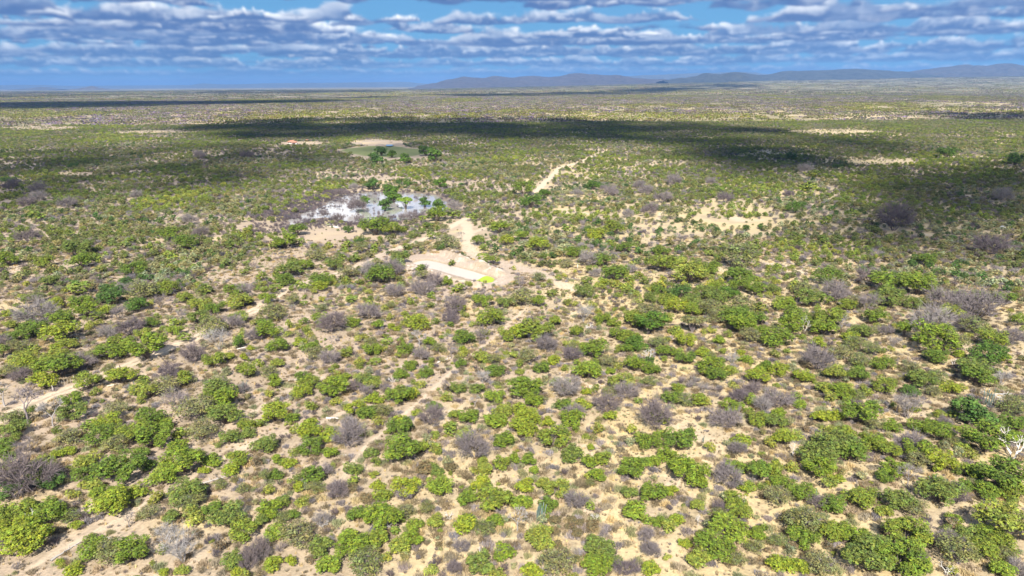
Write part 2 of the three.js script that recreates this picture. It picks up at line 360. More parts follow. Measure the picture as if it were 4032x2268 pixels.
// ---------------------------------------------------------------- water
function sheet(poly, y, grow = 0) {
  let cx = 0, cz = 0; for (const [x, z] of poly) { cx += x / poly.length; cz += z / poly.length; }
  const pts = poly.map(([x, z]) => { const d = Math.hypot(x - cx, z - cz) || 1; return new THREE.Vector2(x + ((x - cx) / d) * grow, -(z + ((z - cz) / d) * grow)); });
  const g = new THREE.ShapeGeometry(new THREE.Shape(new THREE.SplineCurve([...pts, pts[0]]).getPoints(pts.length * 6).slice(0, -1))); g.rotateX(-Math.PI / 2); g.translate(0, y, 0); return g;
}
const ripple = rough(7);
tag(mesh('lake', sheet(lakeShore, lakeLevel, 7), new THREE.MeshPhysicalMaterial({ color: rgb(0.56, 0.52, 0.48), roughness: 0.06, ior: 1.33, clearcoat: 1, clearcoatRoughness: 0.06, bumpMap: ripple, bumpScale: 0.012 })), 'shallow flooded hollow reflecting the pale sky', 'lake', null, 'structure');
tag(mesh('pond', sheet(pondEdge, pondLevel, 2.2), new THREE.MeshStandardMaterial({ color: rgb(0.56, 0.49, 0.42), roughness: 0.42, bumpMap: ripple, bumpScale: 0.006 })), 'milky beige pond in a dug pit', 'pond', null, 'structure');
tag(mesh('algae_mat', sheet(algaeEdge, pondLevel + 0.03, 0.4), matte(rgb(0.34, 0.43, 0.03), { bumpMap: ripple, bumpScale: 0.02 })), 'bright lime green algae floating at the near end of the beige pond', 'algae');

// ---------------------------------------------------------------- hills along the horizon
function hillRange(name, label, km, profile, depth, color, seed) {
  const D = km * 1000, crest = profile.map(([px, py]) => {       // outline read from the photograph, stood up at its own distance
    ray.set((px - 2016) / FOCAL, -(py - 1134) / FOCAL, -1).applyQuaternion(camera.quaternion);
    const t = D / -ray.z; return [ray.x * t, Math.max(0, EYE + ray.y * t)];
  });
  const x0 = crest[0][0], x1 = crest.at(-1)[0], nx = 220, nz = 60, pos = [], uv = [], index = [];
  const top = (x) => { for (let i = 1; i < crest.length; i++) if (x <= crest[i][0]) { const t = (x - crest[i - 1][0]) / (crest[i][0] - crest[i - 1][0]); return mix(crest[i - 1][1], crest[i][1], t * t * (3 - 2 * t)); } return crest.at(-1)[1]; };
  for (let j = 0; j <= nz; j++) for (let i = 0; i <= nx; i++) {
    const x = mix(x0, x1, i / nx), v = j / nz * 2 - 1, fall = Math.pow(1 - Math.abs(v), 1.25), wob = fbm(x / 900 + seed, v * 4 + seed, 4);
    const y = top(x + wob * 300 * Math.abs(v)) * fall * (1 + wob * 0.9 * Math.min(1, Math.abs(v) * 3)) + fbm(x / 260, v * depth / 260 + seed, 3) * 14 * fall;
    pos.push(x, Math.abs(v) > 0.985 ? -14 : y, -D + v * depth); uv.push(x, v * depth);
  }
  for (let j = 0; j < nz; j++) for (let i = 0; i < nx; i++) { const a = j * (nx + 1) + i; index.push(a, a + nx + 1, a + 1, a + 1, a + nx + 1, a + nx + 2); }
  const g = new THREE.BufferGeometry(); g.setAttribute('position', new THREE.Float32BufferAttribute(pos, 3)); g.setAttribute('uv', new THREE.Float32BufferAttribute(uv, 2)); g.setIndex(index); g.computeVertexNormals();
  const n = 256, data = new Uint8Array(n * n * 4);
  for (let j = 0; j < n; j++) for (let i = 0; i < n; i++) { const s = 1 + 0.35 * noise2(i / 6, j / 6 + seed) + 0.3 * noise2(i / 2.3, j / 2.3), o = (j * n + i) * 4; for (let c = 0; c < 3; c++) data[o + c] = byte(color[c] * s); data[o + 3] = 255; }
  const t = new THREE.DataTexture(data, n, n); t.colorSpace = THREE.SRGBColorSpace; t.magFilter = THREE.LinearFilter; t.wrapS = t.wrapT = THREE.MirroredRepeatWrapping; t.repeat.set(1 / 2600, 1 / 2600); t.needsUpdate = true;
  tag(mesh(name, g, new THREE.MeshStandardMaterial({ map: t, roughness: 1 })), label, 'hill', null, 'structure');
}
const zl = (x, y) => [x / 1.278, y / 1.278], zr = (x, y) => [2016 + x / 1.278, y / 1.278];
hillRange('hills', 'long low scrub covered ridge in the middle of the horizon', 19, [zl(2120, 428), zl(2190, 418), zl(2260, 399), zl(2340, 386), zl(2430, 392), zl(2490, 383), zl(2576, 389), zr(95, 382), zr(190, 388), zr(330, 369), zr(400, 374), zr(500, 378), zr(600, 392), zr(720, 398), zr(840, 402)], 3000, [0.075, 0.062, 0.06], 3);
hillRange('hills', 'dark wooded ridge right of the middle of the horizon', 16, [zr(760, 404), zr(860, 392), zr(920, 384), zr(975, 367), zr(1030, 373), zr(1120, 363), zr(1270, 377), zr(1400, 356), zr(1560, 352), zr(1720, 346), zr(1850, 354), zr(1960, 359), zr(2090, 372), zr(2200, 388)], 2200, [0.045, 0.05, 0.045], 11);
hillRange('hills', 'broad ridge with two humps at the far right horizon', 18, [zr(1850, 392), zr(1960, 362), zr(2090, 349), zr(2160, 337), zr(2290, 326), zr(2350, 336), zr(2480, 318), zr(2600, 330), zr(2760, 322), zr(2950, 350), zr(3200, 400)], 2600, [0.07, 0.062, 0.055], 23);
hillRange('hills', 'faint blue ridge between the horizon hills', 33, [zr(430, 412), zr(560, 384), zr(700, 377), zr(860, 370), zr(1000, 366), zr(1150, 362), zr(1300, 372), zr(1500, 386)], 4000, [0.10, 0.10, 0.08], 31);
hillRange('hills', 'long faint plateau along the left horizon', 38, [zl(-400, 436), zl(0, 428), zl(160, 427), zl(380, 432), zl(680, 430), zl(960, 428), zl(1020, 420), zl(1140, 425), zl(1400, 418), zl(1700, 416), zl(2020, 412), zl(2200, 424), zl(2420, 430)], 4500, [0.10, 0.10, 0.08], 41);
hillRange('hills', 'lone pointed cone hill on the left horizon', 21, [zl(380, 452), zl(420, 447), zl(445, 437), zl(460, 432), zl(474, 439), zl(500, 447), zl(540, 452)], 1300, [0.13, 0.105, 0.085], 47);
hillRange('hills', 'pair of low knolls near the left edge horizon', 24, [zl(60, 452), zl(150, 446), zl(210, 437), zl(260, 444), zl(330, 450)], 1500, [0.10, 0.09, 0.075], 53);
scene.fog = new THREE.FogExp2(rgb(0.27, 0.53, 1.0), 0.000036);

// ---------------------------------------------------------------- plant shapes, one unit wide and one unit high, standing on y = 0
class Faces {
  constructor() { this.p = []; this.n = []; this.c = []; this.i = []; }
  quad(pts, nx, ny, nz, col) {
    const b = this.p.length / 3;
    for (const q of pts) { this.p.push(q[0], q[1], q[2]); this.n.push(nx, ny, nz); this.c.push(col[0], col[1], col[2]); }
    this.i.push(b, b + 1, b + 2); if (pts.length > 3) this.i.push(b, b + 2, b + 3);
  }
  limb(points, radii, sides, col) {                 // a tapering limb along a chain of points
    const b0 = this.p.length / 3;
    for (let k = 0; k < points.length; k++) {
      const a = points[Math.max(0, k - 1)], c = points[Math.min(points.length - 1, k + 1)];
      let dx = c[0] - a[0], dy = c[1] - a[1], dz = c[2] - a[2]; const l = Math.hypot(dx, dy, dz) || 1; dx /= l; dy /= l; dz /= l;
      let ux = Math.abs(dy) > 0.9 ? 1 : 0, uy = Math.abs(dy) > 0.9 ? 0 : 1, uz = 0;
      let vx = dy * uz - dz * uy, vy = dz * ux - dx * uz, vz = dx * uy - dy * ux; const m = Math.hypot(vx, vy, vz) || 1; vx /= m; vy /= m; vz /= m;
      ux = vy * dz - vz * dy; uy = vz * dx - vx * dz; uz = vx * dy - vy * dx;
      for (let s = 0; s < sides; s++) {
        const t = (s / sides) * 2 * Math.PI, cs = Math.cos(t), sn = Math.sin(t), nx = vx * cs + ux * sn, ny = vy * cs + uy * sn, nz = vz * cs + uz * sn;
        this.p.push(points[k][0] + nx * radii[k], points[k][1] + ny * radii[k], points[k][2] + nz * radii[k]); this.n.push(nx, ny, nz); this.c.push(...col);
      }
    }
    for (let k = 0; k < points.length - 1; k++) for (let s = 0; s < sides; s++) {
      const a = b0 + k * sides + s, b = b0 + k * sides + (s + 1) % sides; this.i.push(a, a + sides, b, b, a + sides, b + sides);
    }
  }
  build() {
    const g = new THREE.BufferGeometry();
    g.setAttribute('position', new THREE.Float32BufferAttribute(this.p, 3)); g.setAttribute('normal', new THREE.Float32BufferAttribute(this.n, 3)); g.setAttribute('color', new THREE.Float32BufferAttribute(this.c, 3));
    g.setIndex(this.i); return g;
  }
}
const sphereDir = (r) => { const y = r() * 2 - 1, a = r() * 2 * Math.PI, s = Math.sqrt(1 - y * y); return [Math.cos(a) * s, y, Math.sin(a) * s]; };
function lobesOf(r, form) {
  const out = [], n = form.lobes;
  for (let k = 0; k < n; k++) {
    const a = (k / n) * 2 * Math.PI + r() * 0.9, d = k === 0 ? 0.05 : form.spread * (0.3 + 0.75 * Math.sqrt(r()));
    const s = form.lobe * (0.72 + 0.5 * r());
    out.push({ x: Math.cos(a) * d, z: Math.sin(a) * d, y: form.low + (1 - form.low - s * form.flat * 0.9) * (k === 0 ? 0.95 : (form.floor ?? 0.3) + (1 - (form.floor ?? 0.3)) * r()), s, t: s * form.flat });
  }
  return out;
}
function leafCrown(seed, form) {
  const r = rng(seed), f = new Faces(), lobes = lobesOf(r, form), per = 8;
  const clumps = Math.round(form.leaves / per), total = lobes.reduce((t, l) => t + l.s * (l.s + l.t), 0);
  for (const l of lobes) for (let k = 0, n = Math.round(clumps * l.s * (l.s + l.t) / total); k < n; k++) {
    const y0 = 1 - (k + 0.5) / n * 1.62, a = k * 2.39996 + r() * 0.8, q0 = Math.sqrt(Math.max(0, 1 - y0 * y0)), d = [Math.cos(a) * q0, y0, Math.sin(a) * q0];
    const out = r() < 0.2 ? 0.35 + 0.4 * r() : 0.78 + 0.26 * r();
    const cx = l.x + d[0] * l.s * out, cy = l.y + d[1] * l.t * out, cz = l.z + d[2] * l.s * out;
    if (cy < 0.03) continue;
    if (lobes.some((m) => m !== l && ((cx - m.x) / m.s) ** 2 + ((cy - m.y) / m.t) ** 2 + ((cz - m.z) / m.s) ** 2 < 0.3)) continue;
    const tone = 0.5 + 0.95 * r(), warm = (r() - 0.45) * 0.34;
    for (let q = 0; q < per; q++) {
      const j = sphereDir(r), w = form.clump * Math.cbrt(r()), x = cx + j[0] * w, y = Math.max(0.015, cy + j[1] * w * 0.8), z = cz + j[2] * w;
      let nx = d[0] * 0.7 + (r() - 0.5) * 1.3, ny = d[1] * 0.6 + 0.45 + (r() - 0.5) * 1.1, nz = d[2] * 0.7 + (r() - 0.5) * 1.3; const nl = Math.hypot(nx, ny, nz) || 1; nx /= nl; ny /= nl; nz /= nl;
      let tx = r() - 0.5, ty = r() - 0.5, tz = r() - 0.5; const dot = tx * nx + ty * ny + tz * nz; tx -= dot * nx; ty -= dot * ny; tz -= dot * nz; const tl = Math.hypot(tx, ty, tz) || 1; tx /= tl; ty /= tl; tz /= tl;
      const bx = ny * tz - nz * ty, by = nz * tx - nx * tz, bz = nx * ty - ny * tx, s = form.leaf * (0.6 + 0.8 * r()), h = s * 0.75, g = tone * (0.85 + 0.3 * r());
f.quad([[x + tx * s * 1.25, y + ty * s * 1.25, z + tz * s * 1.25], [x - tx * s * 0.6 + bx * h, y - ty * s * 0.6 + by * h, z - tz * s * 0.6 + bz * h], [x - tx * s * 0.6 - bx * h, y - ty * s * 0.6 - by * h, z - tz * s * 0.6 - bz * h]], nx, ny, nz, [g * (1 + warm), g, g * (1 - warm * 0.8)]);
    }
  }
  const wood = new Faces(), bark = [1, 1, 1];
  for (const l of lobes) {
    const lean = 0.25 + 0.3 * r(), p0 = [(r() - 0.5) * 0.05, -0.03, (r() - 0.5) * 0.05], p1 = [l.x * lean + (r() - 0.5) * 0.05, l.y * 0.5, l.z * lean + (r() - 0.5) * 0.05], p2 = [l.x * 0.95, l.y, l.z * 0.95];
    wood.limb([p0, p1, p2], [form.stem, form.stem * 0.72, form.stem * 0.35], 4, bark);
    for (let k = 0; k < form.twigs; k++) { const d = sphereDir(r); wood.limb([p2, [p2[0] + d[0] * l.s * 0.95, Math.max(0.06, p2[1] + Math.abs(d[1]) * l.t * 0.95), p2[2] + d[2] * l.s * 0.95]], [form.stem * 0.3, form.stem * 0.1], 3, bark); }
  }
  const crown = f.build(), trunk = wood.build(); crown.computeBoundingBox();
  const B = crown.boundingBox, sh = 1 / Math.max(B.max.x - B.min.x, B.max.z - B.min.z), mx = (B.max.x + B.min.x) / 2, mz = (B.max.z + B.min.z) / 2;
  for (const g of [crown, trunk]) { g.translate(-mx * 0.5, 0, -mz * 0.5); g.scale(sh * 1.04, 1 / B.max.y, sh * 1.04); }
  return { crown, trunk };
}
// leafless: limbs that fork and a cloud of fine twigs
function bareCrown(seed, form) {
  const r = rng(seed), wood = new Faces(), twig = new Faces(), white = [1, 1, 1];
  const grow = (p, d, len, rad, depth) => {
    const bend = sphereDir(r), q = [p[0] + d[0] * len * 0.5 + bend[0] * len * form.crook, p[1] + d[1] * len * 0.5 + bend[1] * len * form.crook * 0.6, p[2] + d[2] * len * 0.5 + bend[2] * len * form.crook];
    const e = [p[0] + d[0] * len, Math.max(0.02, p[1] + d[1] * len), p[2] + d[2] * len];
    wood.limb([p, q, e], [rad, rad * 0.82, rad * 0.6], depth > 1 ? 5 : 3, white);
    if (depth <= 1) for (let k = 0; k < form.fine; k++) {
      const t = 0.2 + 0.8 * r(), s = sphereDir(r), m = len * (0.55 + 0.75 * r()), x = mix(q[0], e[0], t), y = mix(q[1], e[1], t), z = mix(q[2], e[2], t);
      const dx = d[0] * 0.8 + s[0], dy = d[1] * 0.6 + s[1] * 0.9 + 0.12, dz = d[2] * 0.8 + s[2], w = form.thin * (0.6 + 0.8 * r()), o = sphereDir(r), g = 0.8 + 0.4 * r();
      twig.quad([[x - o[0] * w, y - o[1] * w, z - o[2] * w], [x + o[0] * w, y + o[1] * w, z + o[2] * w], [x + dx * m, Math.max(0.01, y + dy * m), z + dz * m]], ...norm(o[1] * dz - o[2] * dy, o[2] * dx - o[0] * dz, o[0] * dy - o[1] * dx), [g, g, g]);
    }
    if (depth > 0) {
      const n = form.fork + (r() < 0.4 ? 1 : 0), turn = r() * 6.28;
      for (let k = 0; k < n; k++) {
        const a = turn + (k / n) * 6.28 + (r() - 0.5), s = form.open * (0.6 + 0.6 * r());
        const nx = d[0] + Math.cos(a) * s, ny = d[1] + (form.lift - 0.35 * s) + (r() - 0.5) * 0.3, nz = d[2] + Math.sin(a) * s, l = Math.hypot(nx, ny, nz);
        grow(k === n - 1 ? e : [mix(q[0], e[0], 0.6 + 0.4 * r()), mix(q[1], e[1], 0.8), mix(q[2], e[2], 0.8)], [nx / l, ny / l, nz / l], len * (0.62 + 0.2 * r()), rad * 0.6, depth - 1);
      }
    }
  };
  for (let k = 0; k < form.stems; k++) { const a = (k / form.stems) * 6.28 + r() * 0.8, s = form.splay * (0.5 + 0.7 * r()), l = Math.hypot(s, 1); grow([Math.cos(a) * 0.03, -0.03, Math.sin(a) * 0.03], [Math.cos(a) * s / l, 1 / l, Math.sin(a) * s / l], form.length * (0.8 + 0.4 * r()), form.stem, form.depth); }
  const all = [wood.build(), ...(form.fine ? [twig.build()] : [])];
  const box = new THREE.Box3(); for (const g of all) { g.computeBoundingBox(); box.union(g.boundingBox); }
  const sx = 0.5 / Math.max(box.max.x, -box.min.x), sz = 0.5 / Math.max(box.max.z, -box.min.z), sy = 1 / box.max.y, sh = (sx + sz) / 2;
  for (const g of all) g.scale(sh, sy, sh);
  return { crown: all[1], trunk: all[0] };
}
const norm = (x, y, z) => { const l = Math.hypot(x, y, z) || 1; return [x / l, y / l, z / l]; };

const FORM = {
  dome: { lobes: 10, spread: 0.3, lobe: 0.2, flat: 1.2, low: 0.1, leaves: 2700, leaf: 0.032, clump: 0.062, stem: 0.016, twigs: 4 },
  wide: { lobes: 13, spread: 0.33, lobe: 0.17, flat: 1.35, low: 0.1, leaves: 3300, leaf: 0.028, clump: 0.054, stem: 0.014, twigs: 4 },
  tall: { lobes: 9, spread: 0.26, lobe: 0.22, flat: 0.85, low: 0.14, leaves: 2700, leaf: 0.033, clump: 0.066, stem: 0.02, twigs: 4 },
  loose: { lobes: 9, spread: 0.3, lobe: 0.21, flat: 1.1, low: 0.12, leaves: 1900, leaf: 0.025, clump: 0.085, stem: 0.011, twigs: 24 },
  big: { lobes: 17, spread: 0.36, lobe: 0.145, flat: 1.45, low: 0.14, leaves: 5200, leaf: 0.021, clump: 0.044, stem: 0.012, twigs: 4 },
  tree: { lobes: 12, spread: 0.32, lobe: 0.2, flat: 0.75, low: 0.24, floor: 0.05, leaves: 2600, leaf: 0.034, clump: 0.065, stem: 0.02, twigs: 4 },
  umbrella: { lobes: 11, spread: 0.35, lobe: 0.18, flat: 0.7, low: 0.5, leaves: 2600, leaf: 0.032, clump: 0.06, stem: 0.018, twigs: 4 },
};
const BARE = {
  dome: { stems: 7, splay: 0.85, length: 0.42, stem: 0.016, depth: 2, fork: 2, open: 0.75, lift: 0.15, crook: 0.12, fine: 36, thin: 0.008 },
  thick: { stems: 9, splay: 1.0, length: 0.4, stem: 0.014, depth: 2, fork: 3, open: 0.8, lift: 0.12, crook: 0.14, fine: 20, thin: 0.008 },
  tree: { stems: 1, splay: 0.1, length: 0.34, stem: 0.035, depth: 4, fork: 2, open: 0.7, lift: 0.25, crook: 0.12, fine: 14, thin: 0.006 },
  spray: { stems: 6, splay: 0.5, length: 0.55, stem: 0.02, depth: 2, fork: 2, open: 0.45, lift: 0.3, crook: 0.1, fine: 22, thin: 0.007 },
  dead: { stems: 2, splay: 0.45, length: 0.36, stem: 0.05, depth: 4, fork: 2, open: 0.75, lift: 0.12, crook: 0.22, fine: 0, thin: 0 },
  fallen: { stems: 4, splay: 2.6, length: 0.4, stem: 0.046, depth: 2, fork: 3, open: 0.8, lift: 0.05, crook: 0.26, fine: 2, thin: 0.006 },
};
const shapes = {};
for (const [k, n] of [['dome', 5], ['wide', 4], ['tall', 3], ['loose', 4], ['big', 4], ['tree', 3], ['umbrella', 2]]) shapes[k] = Array.from({ length: n }, (_, i) => leafCrown(1000 + i * 37 + k.length * 311 + k.charCodeAt(0), FORM[k]));
for (const [k, n] of [['dome', 4], ['thick', 3], ['tree', 3], ['spray', 2], ['dead', 4], ['fallen', 3]]) shapes['bare_' + k] = Array.from({ length: n }, (_, i) => bareCrown(5000 + i * 53 + k.length * 101 + k.charCodeAt(0), BARE[k]));

// real leaf and bark colours; each kind in a few tints
const leafy = (list) => list.map(([r, g, b]) => matte(rgb(r, g, b), { vertexColors: true, roughness: 0.85 }));
const LEAF = {
  green: leafy([[0.135, 0.195, 0.015], [0.155, 0.215, 0.014], [0.115, 0.175, 0.016], [0.17, 0.215, 0.02], [0.14, 0.185, 0.03]]),
  yellow: leafy([[0.215, 0.265, 0.018], [0.24, 0.28, 0.018], [0.185, 0.25, 0.02], [0.215, 0.25, 0.032]]),
  dark: leafy([[0.075, 0.145, 0.014], [0.085, 0.16, 0.012], [0.065, 0.13, 0.018]]),
  olive: leafy([[0.165, 0.175, 0.05], [0.18, 0.18, 0.062], [0.145, 0.17, 0.045]]),
  lime: leafy([[0.2, 0.31, 0.025]]),
};
const wood = (list) => list.map(([r, g, b]) => matte(rgb(r, g, b), { vertexColors: true }));
const BARK = { brown: wood([[0.17, 0.135, 0.11], [0.2, 0.165, 0.14]]), grey: wood([[0.225, 0.19, 0.19], [0.20, 0.17, 0.17], [0.26, 0.23, 0.22]]), plum: wood([[0.155, 0.125, 0.135], [0.18, 0.145, 0.145]]), pale: wood([[0.42, 0.385, 0.35], [0.36, 0.335, 0.32]]), white: wood([[0.74, 0.7, 0.65], [0.68, 0.64, 0.6]]) };

